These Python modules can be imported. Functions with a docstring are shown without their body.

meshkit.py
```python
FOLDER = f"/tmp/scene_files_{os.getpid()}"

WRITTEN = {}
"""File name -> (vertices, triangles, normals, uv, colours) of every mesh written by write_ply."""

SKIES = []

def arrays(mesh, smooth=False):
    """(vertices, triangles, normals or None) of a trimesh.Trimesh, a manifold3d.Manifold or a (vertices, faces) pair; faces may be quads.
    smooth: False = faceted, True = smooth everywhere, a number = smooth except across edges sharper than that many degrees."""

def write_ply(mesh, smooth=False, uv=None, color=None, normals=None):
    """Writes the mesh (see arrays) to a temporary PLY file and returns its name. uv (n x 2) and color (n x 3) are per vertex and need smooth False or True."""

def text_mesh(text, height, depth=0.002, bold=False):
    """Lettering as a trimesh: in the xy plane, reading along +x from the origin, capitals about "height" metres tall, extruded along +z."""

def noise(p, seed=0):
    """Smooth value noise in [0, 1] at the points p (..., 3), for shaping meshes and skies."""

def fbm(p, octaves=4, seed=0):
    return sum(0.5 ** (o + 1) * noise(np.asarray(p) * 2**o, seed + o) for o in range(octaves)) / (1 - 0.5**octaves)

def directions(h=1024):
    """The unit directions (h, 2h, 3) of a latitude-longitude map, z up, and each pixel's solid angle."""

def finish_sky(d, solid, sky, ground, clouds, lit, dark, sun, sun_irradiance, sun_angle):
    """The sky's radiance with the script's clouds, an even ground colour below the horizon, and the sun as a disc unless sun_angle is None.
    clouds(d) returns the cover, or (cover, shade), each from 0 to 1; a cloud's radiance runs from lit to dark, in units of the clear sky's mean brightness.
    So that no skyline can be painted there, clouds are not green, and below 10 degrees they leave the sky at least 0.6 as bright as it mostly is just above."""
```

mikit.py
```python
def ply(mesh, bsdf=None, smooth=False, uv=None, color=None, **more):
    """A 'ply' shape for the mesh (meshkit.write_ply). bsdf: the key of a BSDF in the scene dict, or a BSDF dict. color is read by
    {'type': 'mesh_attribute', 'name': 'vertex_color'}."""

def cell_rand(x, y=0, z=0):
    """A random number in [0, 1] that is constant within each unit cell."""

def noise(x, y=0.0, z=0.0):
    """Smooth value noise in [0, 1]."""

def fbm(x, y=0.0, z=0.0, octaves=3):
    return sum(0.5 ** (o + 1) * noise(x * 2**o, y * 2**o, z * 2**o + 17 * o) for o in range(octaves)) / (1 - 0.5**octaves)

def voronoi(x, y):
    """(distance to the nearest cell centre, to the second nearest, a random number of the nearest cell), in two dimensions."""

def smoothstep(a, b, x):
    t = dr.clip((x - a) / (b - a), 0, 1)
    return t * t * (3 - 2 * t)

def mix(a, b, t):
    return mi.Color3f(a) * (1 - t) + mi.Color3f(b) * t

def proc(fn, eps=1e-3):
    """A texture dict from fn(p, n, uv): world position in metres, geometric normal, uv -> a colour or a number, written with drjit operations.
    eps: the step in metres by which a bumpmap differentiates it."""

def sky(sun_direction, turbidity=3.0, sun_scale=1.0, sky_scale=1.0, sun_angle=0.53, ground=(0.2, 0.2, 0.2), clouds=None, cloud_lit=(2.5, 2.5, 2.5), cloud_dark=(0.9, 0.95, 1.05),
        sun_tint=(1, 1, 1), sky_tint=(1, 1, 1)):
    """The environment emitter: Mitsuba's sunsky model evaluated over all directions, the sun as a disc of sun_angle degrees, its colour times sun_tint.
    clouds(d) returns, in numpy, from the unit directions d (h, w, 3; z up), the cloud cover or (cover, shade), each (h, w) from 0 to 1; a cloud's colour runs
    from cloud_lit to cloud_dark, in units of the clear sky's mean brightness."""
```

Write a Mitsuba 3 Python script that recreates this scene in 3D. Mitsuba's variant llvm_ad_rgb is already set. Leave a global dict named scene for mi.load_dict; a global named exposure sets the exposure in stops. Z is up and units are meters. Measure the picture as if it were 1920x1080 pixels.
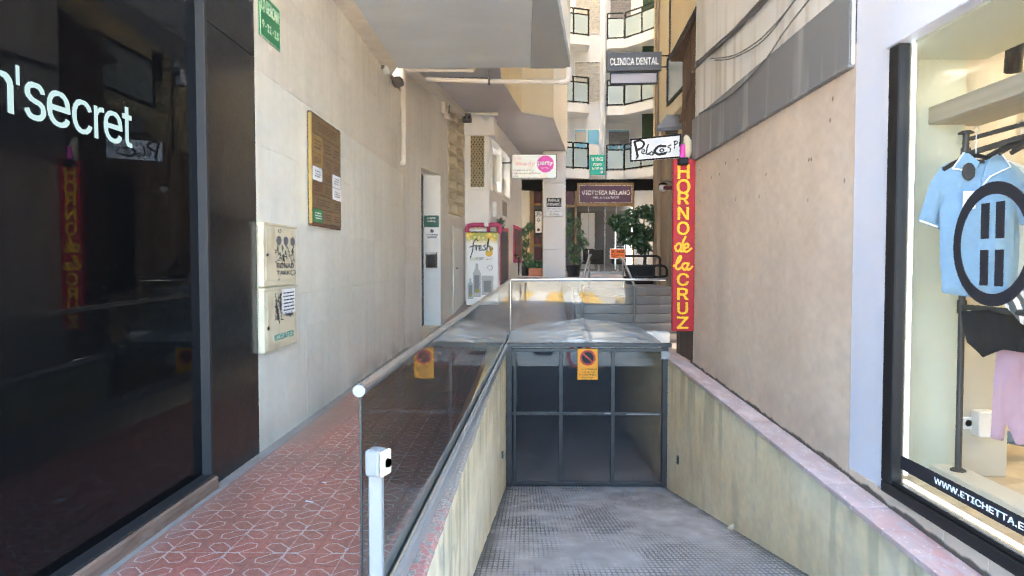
import math, random
import numpy as np, trimesh, mitsuba as mi, drjit as dr, mikit, meshkit
from mikit import proc, noise, fbm, voronoi, cell_rand, smoothstep, mix
from shapely.geometry import Polygon, LineString, Point, box as sbox
from shapely.ops import unary_union
from shapely import affinity
T = mi.ScalarTransform4f
scene, labels, used = {}, {}, set()

# ------------------------------------------------------------------ camera, sky, exposure
FPX, EYE = 1300.0, 1.55
PITCH = math.atan(48 / FPX); YAW = math.atan(23 * math.cos(PITCH) / FPX)
FW = np.array([-math.sin(YAW) * math.cos(PITCH), math.cos(YAW) * math.cos(PITCH), -math.sin(PITCH)])
RT = np.array([math.cos(YAW), math.sin(YAW), 0.0]); UPV = np.cross(RT, FW); OC = np.array([0, 0, EYE])
scene['camera'] = {'type': 'perspective', 'fov': math.degrees(2 * math.atan(960 / FPX)), 'fov_axis': 'x', 'near_clip': 0.05, 'far_clip': 2000.0,
                   'to_world': T().look_at(origin=OC.tolist(), target=(OC + FW).tolist(), up=[0, 0, 1])}
SUN = (0.45, 0.30, 0.84)
scene['sky'] = mikit.sky(SUN, turbidity=3, ground=(0.25, 0.24, 0.22), sun_tint=(.95, 1.0, 1.0), sky_tint=(1.03, 1.0, .90))
exposure = 6.12

# survey helpers: a direction measured in the photograph met with a plane of the place
def _d(px, py): return FW * FPX + RT * (px - 960) - UPV * (py - 540)
def onX(px, py, X): d = _d(px, py); return OC + d * (X / d[0])
def onY(px, py, Y): d = _d(px, py); return OC + d * (Y / d[1])
def onZ(px, py, Z): d = _d(px, py); return OC + d * ((Z - EYE) / d[2])

# ------------------------------------------------------------------ naming helpers
def numbered(k):
    if k not in used: used.add(k); return k
    i = 1
    while f'{k}_{i:03d}' in used: i += 1
    k = f'{k}_{i:03d}'; used.add(k); return k
def thing(name, label, cat, group=None):
    k = numbered(name); labels[k] = {'label': label, 'category': cat}
    if group: labels[k]['group'] = group
    return k
def part(parent, name, mesh, m, smooth=False, label=None, kind=None, **kw):
    k = numbered(parent + '__' + name); scene[k] = mikit.ply(mesh, m, smooth=smooth, **kw)
    if label or kind: labels[k] = {a: b for a, b in (('label', label), ('kind', kind)) if b}
    return k
def each(parent, name, ms, o, r, u, m):
    for q in ms: part(parent, name, frame_mesh(q, o, r, u), m)
def single(name, mesh, m, label, cat, smooth=False, group=None, **kw):
    k = thing(name, label, cat, group); scene[k] = mikit.ply(mesh, m, smooth=smooth, **kw); return k
def struct(name, mesh, m, smooth=False):
    k = numbered(name); scene[k] = mikit.ply(mesh, m, smooth=smooth); labels[k] = {'kind': 'structure'}; return k
_share = {}
def piece(parent, name, tag, mesh_fn, m, to_world=None):
    """one piece among many alike; alike meshes are written once"""
    k = numbered(parent + '__' + name)
    if tag not in _share: _share[tag] = mikit.ply(mesh_fn(), m)
    d = dict(_share[tag]); d['bsdf'] = {'type': 'ref', 'id': m}
    if to_world is not None: d['to_world'] = to_world
    scene[k] = d; return k

# ------------------------------------------------------------------ mesh helpers
def cat(ms): return trimesh.util.concatenate([m for m in ms])
def bx(x0, x1, y0, y1, z0, z1, c=0.0):
    x0, x1 = sorted((x0, x1)); y0, y1 = sorted((y0, y1)); z0, z1 = sorted((z0, z1))
    if c <= 0:
        m = trimesh.creation.box((x1 - x0, y1 - y0, z1 - z0)); m.apply_translation(((x0 + x1) / 2, (y0 + y1) / 2, (z0 + z1) / 2)); return m
    c = min(c, (x1 - x0) * .45, (y1 - y0) * .45, (z1 - z0) * .45); p = []
    for a, ca in ((x0, 1), (x1, -1)):
        for b, cb in ((y0, 1), (y1, -1)):
            for d, cd in ((z0, 1), (z1, -1)):
                p += [(a + ca * c, b + cb * c, d), (a + ca * c, b, d + cd * c), (a, b + cb * c, d + cd * c)]
    return trimesh.convex.convex_hull(np.array(p))
def frame_mesh(m, o, r, u):
    """mesh in local x (right), y (up), z (out) placed at o"""
    r = np.asarray(r, float); r = r / np.linalg.norm(r); u = np.asarray(u, float); u = u / np.linalg.norm(u); n = np.cross(r, u)
    m = m.copy(); v = np.array(m.vertices); m.vertices = np.asarray(o) + v[:, :1] * r + v[:, 1:2] * u + v[:, 2:3] * n; return m
def obx(o, r, u, w, h, d, c=0.0, w0=0.0, h0=0.0, d0=0.0):
    return frame_mesh(bx(w0, w0 + w, h0, h0 + h, d0, d0 + d, c), o, r, u)
def prism(pts, z0, z1):
    m = trimesh.creation.extrude_polygon(Polygon(pts), z1 - z0, engine='earcut'); m.apply_translation((0, 0, z0)); return m
def ext(shape, d, z0=0.0):
    gs = [g for g in getattr(shape, 'geoms', [shape]) if g.area > 1e-9]
    m = cat([trimesh.creation.extrude_polygon(g, d, engine='earcut') for g in gs]); m.apply_translation((0, 0, z0)); return m
def tube(pts, r, n=8, closed=False):
    p = np.asarray(pts, float); k = len(p)
    t = (np.roll(p, -1, 0) - np.roll(p, 1, 0)) if closed else np.gradient(p, axis=0)
    t /= np.linalg.norm(t, axis=1, keepdims=True) + 1e-12
    a = np.cross(t[0], [0, 0, 1.0] if abs(t[0][2]) < .9 else [1.0, 0, 0]); a /= np.linalg.norm(a); V = []
    rr = np.broadcast_to(np.asarray(r, float), (k,)); ang = np.arange(n) * 2 * np.pi / n
    for i in range(k):
        a = a - t[i] * (a @ t[i]); a /= np.linalg.norm(a); b = np.cross(t[i], a)
        V.append(p[i] + rr[i] * (np.cos(ang)[:, None] * a + np.sin(ang)[:, None] * b))
    V = np.vstack(V); F = []
    for i in range(k if closed else k - 1):
        j = (i + 1) % k
        for s in range(n):
            q = (s + 1) % n; F += [[i * n + s, i * n + q, j * n + q], [i * n + s, j * n + q, j * n + s]]
    if not closed:
        V = np.vstack([V, p[0], p[-1]]); c0, c1 = len(V) - 2, len(V) - 1
        for s in range(n):
            q = (s + 1) % n; F += [[c0, q, s], [c1, (k - 1) * n + s, (k - 1) * n + q]]
    return trimesh.Trimesh(V, F, process=False)
def curve(pts, n=8):
    p = np.asarray(pts, float); q = np.vstack([2 * p[0] - p[1], p, 2 * p[-1] - p[-2]]); out = []
    for i in range(1, len(q) - 2):
        for t in np.linspace(0, 1, n, endpoint=False):
            out.append(.5 * ((2 * q[i]) + (-q[i - 1] + q[i + 1]) * t + (2 * q[i - 1] - 5 * q[i] + 4 * q[i + 1] - q[i + 2]) * t * t + (-q[i - 1] + 3 * q[i] - 3 * q[i + 1] + q[i + 2]) * t ** 3))
    return np.vstack([out, p[-1]])
def sheet(fn, nu, nv):
    """closed-off grid surface from fn(u, v), u, v in 0..1"""
    V = np.array([fn(i / nu, j / nv) for j in range(nv + 1) for i in range(nu + 1)], float); F = []
    for j in range(nv):
        for i in range(nu):
            a = j * (nu + 1) + i; F += [[a, a + 1, a + nu + 2], [a, a + nu + 2, a + nu + 1]]
    return trimesh.Trimesh(V, F, process=False)
def lathe(prof, n=20): return trimesh.creation.revolve(np.array(prof, float), sections=n)
def moved(m, x, y, z): m = m.copy(); m.apply_translation((x, y, z)); return m
def fit(m, w=None, h=None, d=None):
    """centre in x, y; scale to width w and / or height h; bottom at z 0"""
    m = m.copy(); a, b = m.bounds; m.apply_translation((-(a[0] + b[0]) / 2, -(a[1] + b[1]) / 2, -a[2])); s = b - a
    sx = w / s[0] if w else None; sy = h / s[1] if h else None
    sx = sx or sy; sy = sy or sx
    m.vertices = np.array(m.vertices) * [sx, sy, (d / s[2]) if d else 1]; return m
def text(s, w=None, h=None, d=0.004, bold=False): return fit(meshkit.text_mesh(s, 0.1, 0.01, bold), w, h, d)
def at2(m, x, y, z=0): return moved(m, x, y, z)
def strokes(lines, wd): return unary_union([LineString(curve(l, 6) if len(l) > 2 else l).buffer(wd / 2) for l in lines])
def dashes(w, h, rows, rng, d=0.002, fill=.55):
    """rows of small illegible print, centred"""
    ms = []
    for i in range(rows):
        y = h / 2 - (i + .5) * h / rows; x = -w / 2 + rng.uniform(0, .1) * w
        while x < w / 2 - .05 * w:
            l = min(rng.uniform(.05, .2) * w, w / 2 - x); ms.append(bx(x, x + l * .85, y - h / rows * fill / 2, y + h / rows * fill / 2, 0, d)); x += l
    return cat(ms)

# ------------------------------------------------------------------ materials
def mat(k, col, rough=.6, spec=.5, metal=0., bump=None, two=False, **kw):
    b = {'type': 'principled', 'base_color': {'type': 'rgb', 'value': list(col)} if isinstance(col, (tuple, list)) else proc(col), 'roughness': rough, 'specular': spec, 'metallic': metal, **kw}
    if bump: b = {'type': 'bumpmap', 'tex': proc(bump[0], bump[2] if len(bump) > 2 else 2e-3), 'scale': bump[1], 'inner': b}
    if two: b = {'type': 'twosided', 'inner': b}
    scene[k] = b
def emit(r, g, b): return {'type': 'area', 'radiance': {'type': 'rgb', 'value': [r, g, b]}}

def streak(p, fx=6., fz=.5): return fbm(p.x * fx, p.y * fx, p.z * fz, 3)
def stone_fn(base, warm):
    def f(p, n, uv):
        a = fbm(p.y * 1.3, p.x * 1.3, p.z * .9, 3); s = streak(p, 9, .45); k = cell_rand(dr.floor(p.y / .62), dr.floor(p.z / .93))
        c = mix(base, warm, smoothstep(.35, .7, a)) * (.90 + .14 * s) * (.955 + .07 * k) * (.95 + .1 * fbm(p.x * 14, p.y * 14, p.z * 14))
        low = smoothstep(.35, .0, p.z) * noise(p.y * 3, p.z * 5)
        return mix(c, (.25, .23, .2), .55 * low)
    return f
mat('stone_lower', stone_fn((.70, .69, .62), (.66, .645, .57)), .42, .5)
mat('stone_upper', stone_fn((.68, .63, .54), (.63, .58, .49)), .5, .5)
mat('wall_back_plaster', stone_fn((.67, .64, .58), (.62, .59, .53)), .7)
def plaster(p, n, uv):
    a = fbm(p.y * .9, p.z * .7, p.x, 3); s = streak(p, 5, .35); d, _, r = voronoi(p.y * 2.6, p.z * 2.2)
    c = mix((.57, .455, .36), (.53, .415, .325), smoothstep(.35, .7, a)) * (.95 + .08 * s) * (.90 + .2 * fbm(p.x * 11, p.y * 11, p.z * 11))
    c = mix(c, (.19, .13, .09), .85 * smoothstep(.06, .025, d) * smoothstep(.35, .4, r) * smoothstep(1.7, 2.4, p.z)); c = c * (.97 + .06 * fbm(p.y * 2.5, p.z * 2.5, 4.))
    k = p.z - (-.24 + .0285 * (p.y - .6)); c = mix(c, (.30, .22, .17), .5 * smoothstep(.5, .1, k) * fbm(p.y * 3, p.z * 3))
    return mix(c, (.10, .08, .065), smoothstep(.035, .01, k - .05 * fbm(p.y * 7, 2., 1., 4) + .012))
mat('plaster_beige', plaster, .85, .3, bump=(lambda p, n, uv: fbm(p.x * 30, p.y * 30, p.z * 30, 3), .004))
def white_plaster(p, n, uv):
    s = streak(p, 8, .3); a = fbm(p.y * .8, p.z * .8, p.x * .8)
    return mix((.56, .535, .50), (.42, .38, .33), smoothstep(.45, .75, s * .6 + a * .45)) * (.92 + .1 * a)
mat('plaster_white', white_plaster, .85, .3)
def band(p, n, uv):
    s = smoothstep(.55, .72, streak(p, 7, .4)); return mix((.165, .165, .17), (.27, .265, .26), s * .7)
mat('band_grey', band, .5)
mat('paint_lavender', lambda p, n, uv: mi.Color3f(.57, .575, .645) * (.94 + .08 * fbm(p.y * 2, p.z * 1.2, p.x)), .45)
def conc(p, n, uv):
    a = fbm(p.y * 1.1, p.z * 1.3, p.x, 3); s = smoothstep(.45, .8, streak(p, 11, .3)); g = smoothstep(.58, .8, fbm(p.y * 2.3 + 9, p.z * .9, 3.))
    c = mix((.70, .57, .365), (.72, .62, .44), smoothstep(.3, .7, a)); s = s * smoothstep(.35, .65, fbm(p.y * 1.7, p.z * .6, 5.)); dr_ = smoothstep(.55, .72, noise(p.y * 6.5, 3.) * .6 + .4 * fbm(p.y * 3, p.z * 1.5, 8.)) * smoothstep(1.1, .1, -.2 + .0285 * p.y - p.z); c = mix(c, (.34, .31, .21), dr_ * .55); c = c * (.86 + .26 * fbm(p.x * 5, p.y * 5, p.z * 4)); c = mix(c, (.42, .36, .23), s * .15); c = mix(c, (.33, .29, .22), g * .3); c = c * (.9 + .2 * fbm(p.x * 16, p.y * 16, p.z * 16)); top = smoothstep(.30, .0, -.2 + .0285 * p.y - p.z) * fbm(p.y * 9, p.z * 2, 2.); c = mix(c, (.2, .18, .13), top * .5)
    k = smoothstep(.06, .0, dr.abs(fbm(p.y * 2.2, p.z * 2.2, 7.) - .5)) * smoothstep(5.5, 3.5, p.y)
    return mix(c, (.22, .2, .17), .4 * k)
mat('concrete_ramp_wall', conc, .8, .3, bump=(lambda p, n, uv: fbm(p.x * 25, p.y * 25, p.z * 25, 3), .005))
def coping(p, n, uv):
    a = fbm(p.x * 14, p.y * 5, p.z, 3); k = cell_rand(dr.floor(p.y / .37), 3)
    c = mix((.46, .35, .335), (.52, .42, .405), smoothstep(.3, .7, a)) * (.9 + .15 * k); c = mix(c, (.42, .18, .16), smoothstep(5.2, 3.9, p.y) * smoothstep(.35, .6, a) * .7)
    return mix(c, (.66, .62, .6), .5 * smoothstep(.7, .78, fbm(p.x * 45, p.y * 30, 2.)))
mat('coping_tile', coping, .6)
def ramp_h(p):
    u, v = p.x / .044, p.y / .085
    a = dr.abs(u - dr.floor(u) - .5); b = dr.abs(v - dr.floor(v) - .5)
    return smoothstep(.42, .28, dr.maximum(a, b))
def ramp_c(p, n, uv):
    h = ramp_h(p); a = fbm(p.x * 1.4, p.y * .9, 4., 4); d = fbm(p.x * 9, p.y * 5, 1., 3)
    c = mix((.29, .285, .285), (.345, .34, .335), smoothstep(.3, .7, a)) * (.8 + .4 * d)
    c = c * (1 - .6 * (1 - h) * smoothstep(.25, .6, fbm(p.x * 2.2, p.y * 1.3, 8.)))
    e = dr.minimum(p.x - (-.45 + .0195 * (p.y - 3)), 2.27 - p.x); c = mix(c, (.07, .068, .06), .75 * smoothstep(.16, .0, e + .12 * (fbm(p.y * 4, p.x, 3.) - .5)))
    return mix(c, (.50, .50, .49), smoothstep(.6, .76, d) * .22 * h)
mat('ramp_floor', ramp_c, .55, .5, bump=(lambda p, n, uv: ramp_h(p), .006))
TS = .315
def tile_lines(p):
    x = (p.x + 2.06) / TS; y = p.y / TS
    u = 2 * (x - dr.floor(x)) - 1; v = 2 * (y - dr.floor(y)) - 1
    def hexa(a, b):
        q = dr.maximum(dr.abs(b) - .265, (dr.abs(a - .55) + .65 * dr.abs(b) - .52) * .84); return dr.abs(q)
    d = mi.Float(9)
    for sx in (1, -1):
        for sy in (1, -1):
            d = dr.minimum(d, hexa((u * sx + v * sy) * .7071, (u * sx - v * sy) * .7071))
    d = dr.minimum(d, dr.minimum(dr.abs(u), dr.abs(v)) + .012)
    return d
def tile_c(p, n, uv):
    w = .034; g = smoothstep(w, w * .45, tile_lines(p)); a = fbm(p.x * 3, p.y * 1.5, 0., 3); f = fbm(p.x * 60, p.y * 60, 0., 2)
    c = mix((.39, .138, .102), (.325, .13, .095), smoothstep(.35, .65, a)) * (.8 + .4 * f)
    dirt = smoothstep(.36, .6, fbm(p.x * .9 + 3, p.y * .45, 5., 3)) * smoothstep(3.3, 5.2, p.y)
    c = mix(c, (.29, .175, .135), dirt * .75)
    c = mix(c, (.56, .46, .42), g * (.72 - .62 * dirt))
    return mix(c, (.33, .29, .26), smoothstep(-1.9, -2.1, p.x) * .6 * fbm(p.x * 5, p.y * 5, 2.))
mat('red_tile', tile_c, .38, .5, bump=(lambda p, n, uv: smoothstep(.045, .02, tile_lines(p)), -.002))
mat('dust_kerb', lambda p, n, uv: mix((.21, .185, .165), (.30, .27, .25), fbm(p.x * 20, p.y * 8, p.z * 20)), .85)
mat('grout', (.34, .22, .195), .9)
def mosaic(p, n, uv):
    d, e, r = voronoi(p.x * 30, p.y * 24); c = mix((.24, .225, .20), (.36, .17, .15), smoothstep(.4, .6, r) * smoothstep(4.4, 3.4, p.y) + .12 * r) * (.8 + .4 * fbm(p.x * 40, p.y * 40, 0.))
    return mix(c, (.40, .37, .32), .7 * smoothstep(.12, .05, e - d))
mat('kerb_mosaic', mosaic, .8)
mat('paving_grey', lambda p, n, uv: mix((.31, .26, .25), (.38, .32, .305), fbm(p.x * 2, p.y * 2, p.z)) * (.93 + .1 * cell_rand(dr.floor(p.x / .3), dr.floor(p.y / .3))), .5)
mat('asphalt', lambda p, n, uv: mi.Color3f(.38, .36, .335) * (.8 + .4 * fbm(p.x * 3, p.y * 3, 0.)), .9)
mat('granite_black', lambda p, n, uv: mi.Color3f(.012, .012, .013) * (.6 + .9 * fbm(p.y * 40, p.z * 40, p.x)), .16, .32)
mat('marble_brown', lambda p, n, uv: mix((.12, .07, .05), (.26, .18, .14), fbm(p.y * 4 + 3 * noise(p.y * 2, p.z * 4), p.z * 30, p.x * 30)), .5)
mat('frame_steel', (.022, .022, .023), .5, .4)
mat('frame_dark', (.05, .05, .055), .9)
mat('steel', (.60, .605, .61), .2, .5, .92)
mat('alu', (.30, .30, .30), .42, .5, .25)
mat('post_white', (.20, .20, .20), .5)
mat('steel_dull', (.42, .42, .42), .4, .5, .9)
mat('black_inside', (.006, .006, .008), .9, .1, two=True)
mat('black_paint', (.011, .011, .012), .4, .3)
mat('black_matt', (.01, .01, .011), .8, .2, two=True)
mat('soffit_light', lambda p, n, uv: mi.Color3f(.53, .565, .585) * (.93 + .12 * fbm(p.x * 1.5, p.y * 3, 0.)), .55)
mat('soffit_dark', (.33, .345, .35), .7)
mat('soffit_far', lambda p, n, uv: mi.Color3f(.47, .46, .48) * (.9 + .15 * fbm(p.x, p.y, 0.)), .6)
mat('facade_cream', lambda p, n, uv: mix((.68, .60, .43), (.61, .53, .37), fbm(p.x * 3, p.y * 3, p.z * .4)), .8)
mat('facade_pale', lambda p, n, uv: mix((.74, .71, .64), (.66, .62, .55), fbm(p.x * 1.2, p.y * 1.2, p.z * .5)), .8)
mat('facade_white', lambda p, n, uv: mix((.67, .68, .70), (.58, .59, .60), smoothstep(.4, .8, fbm(p.x * 2, p.y * 2, p.z * .35))), .8)
mat('column_stone', lambda p, n, uv: mix((.74, .70, .65), (.66, .63, .59), fbm(p.x * 2, p.y * 2, p.z)), .4)
mat('pvc', (.60, .54, .47), .45)
mat('white_paint', (.74, .73, .70), .45)
mat('white_kiosk', lambda p, n, uv: mi.Color3f(.78, .77, .76) * (.9 + .12 * fbm(p.x * 4, p.y * 4, p.z * 1.5)), .5)
mat('white_print', (.80, .80, .80), .5)
mat('cream_plastic', lambda p, n, uv: mix((.60, .53, .38), (.45, .38, .26), smoothstep(.5, .85, fbm(p.y * 9, p.z * 5, p.x * 9))), .5)
mat('ink', (.015, .015, .02), .6)
mat('ink_grey', (.12, .11, .12), .6)
mat('teal_ink', (.02, .26, .22), .5)
mat('sign_green', (.035, .20, .075), .35)
mat('sign_green_dark', (.01, .10, .06), .35)
mat('pale_green', (.50, .66, .46), .4)
mat('brass', lambda p, n, uv: mix((.20, .135, .065), (.27, .18, .085), fbm(p.y * 25, p.z * 25, 0.)), .34, .5, .7)
mat('brass_gold', (.42, .29, .10), .3, .5, .8)
mat('brass_copper', (.24, .12, .055), .35, .5, .6)
mat('wood_trim', (.13, .065, .04), .5)
mat('red_sign', lambda p, n, uv: mi.Color3f(.44, .012, .022) * (.88 + .2 * fbm(p.x * 4, p.y * 4, p.z * 1.2)), .38)
mat('yellow_letter', (.86, .47, .015), .4)
mat('orange_sign', (.93, .34, .009), .42)
mat('sale_orange', (.85, .17, .03), .5)
mat('sign_red', (.55, .045, .02), .4)
mat('pink', (.50, .055, .16), .45)
mat('magenta', (.75, .06, .42), .4)
mat('light_pink', (.72, .36, .42), .5)
mat('gate_frame', lambda p, n, uv: mi.Color3f(.088, .086, .084) * (.75 + .5 * fbm(p.x * 8, p.y * 8, p.z * 8)), .45, .5, .3)
mat('brown_timber', lambda p, n, uv: mix((.07, .042, .028), (.12, .075, .05), fbm(p.y * 12, p.z * .8, p.x * 12)), .6)
mat('brown_stone', lambda p, n, uv: mix((.26, .19, .13), (.36, .27, .19), fbm(p.y * 3, p.z * .7, p.x * 3)), .6)
mat('purple_sign', (.085, .038, .075), .5)
mat('gold_timber', lambda p, n, uv: mix((.27, .16, .055), (.18, .10, .04), fbm(p.x * 10, p.z * 3, 0.)), .4)
mat('dark_red', (.075, .008, .014), .4)
mat('shutter', (.52, .50, .46), .6)
mat('shutter_grey', (.30, .28, .28), .6)
mat('dark_green', (.025, .05, .03), .8)
mat('teal_cloth', (.02, .34, .29), .6)
mat('grey_board', (.09, .092, .10), .5)
mat('grey_display', (.38, .35, .38), .4)
mat('terracotta', (.30, .10, .05), .8)
mat('lattice', lambda p, n, uv: mix((.66, .58, .43), (.50, .42, .29), fbm(p.x * 6, p.y * 6, p.z * 4)), .85)
mat('mesh_brown', (.36, .30, .18), .6)
mat('frosted', (.38, .46, .49), .25, .5)
mat('cable', (.10, .09, .085), .8)
mat('street_yellow', (.62, .36, .03), .8)
mat('shop_wall', lambda p, n, uv: mi.Color3f(.56, .53, .44) * (.95 + .06 * fbm(p.x * 3, p.y * 3, p.z * 2)), .7)
mat('shop_wall_led_tint', (.50, .52, .41), .6)  # shop wall with the greenish cast of the light strip painted in
mat('shop_floor', lambda p, n, uv: mix((.46, .36, .22), (.60, .52, .38), cell_rand(dr.floor((p.x + p.y * .35) / .42), dr.floor((p.y - p.x * .35) / .42))) * (.85 + .25 * fbm(p.x * 9, p.y * 9, 0.)), .35)
mat('wood_pale', lambda p, n, uv: mix((.27, .24, .175), (.38, .345, .27), fbm(p.x * 30, p.y * 1.5, p.z * 30)), .6)
mat('cloth_blue', lambda p, n, uv: mi.Color3f(.22, .375, .53) * (.93 + .1 * fbm(p.x * 60, p.y * 60, p.z * 60, 2)), .9, .2, sheen=.4)
mat('cloth_pale', (.55, .68, .76), .9, .2)
mat('cloth_trim', (.80, .82, .82), .9, .2)
mat('cloth_black', (.014, .014, .016), .95, .2)
mat('cloth_pink', (.42, .28, .345), .9, .2)
mat('cloth_stripe', lambda p, n, uv: mix((.70, .70, .68), (.10, .11, .11), smoothstep(.45, .55, dr.abs(2 * ((p.x * .8 + p.z * .35) / .045 - dr.floor((p.x * .8 + p.z * .35) / .045)) - 1))), .9, .2)
mat('denim', (.10, .17, .27), .9, .2)
mat('pipe_black', (.035, .034, .034), .5)
def poster(p, n, uv):
    t = smoothstep(1.98, 2.2, p.z + .12 * fbm(p.x * 9, p.z * 9, 1.)); d, e, r = voronoi(p.x * 9, p.z * 9)
    fl = mix((.75, .50, .03), (.42, .40, .06), smoothstep(.35, .6, r)); fl = mix(fl, (.85, .70, .15), smoothstep(.3, .1, d))
    return mix((.78, .77, .74), fl, t)
mat('poster_print', poster, .45)
mat('poster_grey', (.42, .42, .41), .5)
mat('poster_dark', (.22, .22, .21), .5)
mat('poster_yellow', (.70, .42, .02), .5)
mat('poster_olive', (.33, .29, .05), .5)
def party(p, n, uv):
    return mix(mix((.78, .80, .74), (.80, .70, .55), smoothstep(.5, .75, fbm(p.x * 6, p.z * 6, 3.))), (.78, .60, .64), smoothstep(.6, .8, fbm(p.x * 8 + 5, p.z * 8, 1.)))
mat('party_board', party, .4)
mat('leaf', lambda p, n, uv: mix((.02, .048, .018), (.06, .115, .048), fbm(p.x * 6, p.y * 6, p.z * 6)), .38, .5, two=True)
mat('leaf_pale', lambda p, n, uv: mix((.03, .07, .03), (.09, .14, .06), fbm(p.x * 6, p.y * 6, p.z * 6)), .45, .5, two=True)
mat('bark', (.07, .05, .035), .9)
scene['back_glass'] = {'type': 'thindielectric', 'int_ior': 1.5, 'specular_transmittance': {'type': 'rgb', 'value': [.72, .77, .75]}, 'specular_reflectance': {'type': 'rgb', 'value': [.34, .36, .36]}}
scene['clear_glass'] = {'type': 'thindielectric', 'int_ior': 1.5}
scene['rail_glass'] = {'type': 'thindielectric', 'int_ior': 1.52, 'specular_transmittance': {'type': 'rgb', 'value': [.47, .545, .515]}, 'specular_reflectance': {'type': 'rgb', 'value': [.8, .8, .8]}}
scene['black_glass'] = {'type': 'plastic', 'int_ior': 1.5, 'diffuse_reflectance': {'type': 'rgb', 'value': [.0035, .0035, .004]}, 'specular_reflectance': {'type': 'rgb', 'value': [.72, .80, .92]}}
scene['smoked_glass'] = {'type': 'blendbsdf', 'weight': .06, 'a': {'type': 'thindielectric', 'int_ior': 1.45, 'specular_transmittance': {'type': 'rgb', 'value': [.70, .70, .70]}}, 'b': {'type': 'twosided', 'i': {'type': 'diffuse', 'reflectance': {'type': 'rgb', 'value': [.22, .22, .24]}}}}
scene['vault_plastic'] = {'type': 'blendbsdf', 'weight': .27, 'a': {'type': 'thindielectric', 'int_ior': 1.5},
    'b': {'type': 'twosided', 'i': {'type': 'roughplastic', 'alpha': .12, 'diffuse_reflectance': {'type': 'rgb', 'value': [.72, .73, .73]}}}}
EX, EYv, EZ = np.array([1., 0, 0]), np.array([0, 1., 0]), np.array([0, 0, 1.])
LX, RX = -2.15, 2.5

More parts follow.
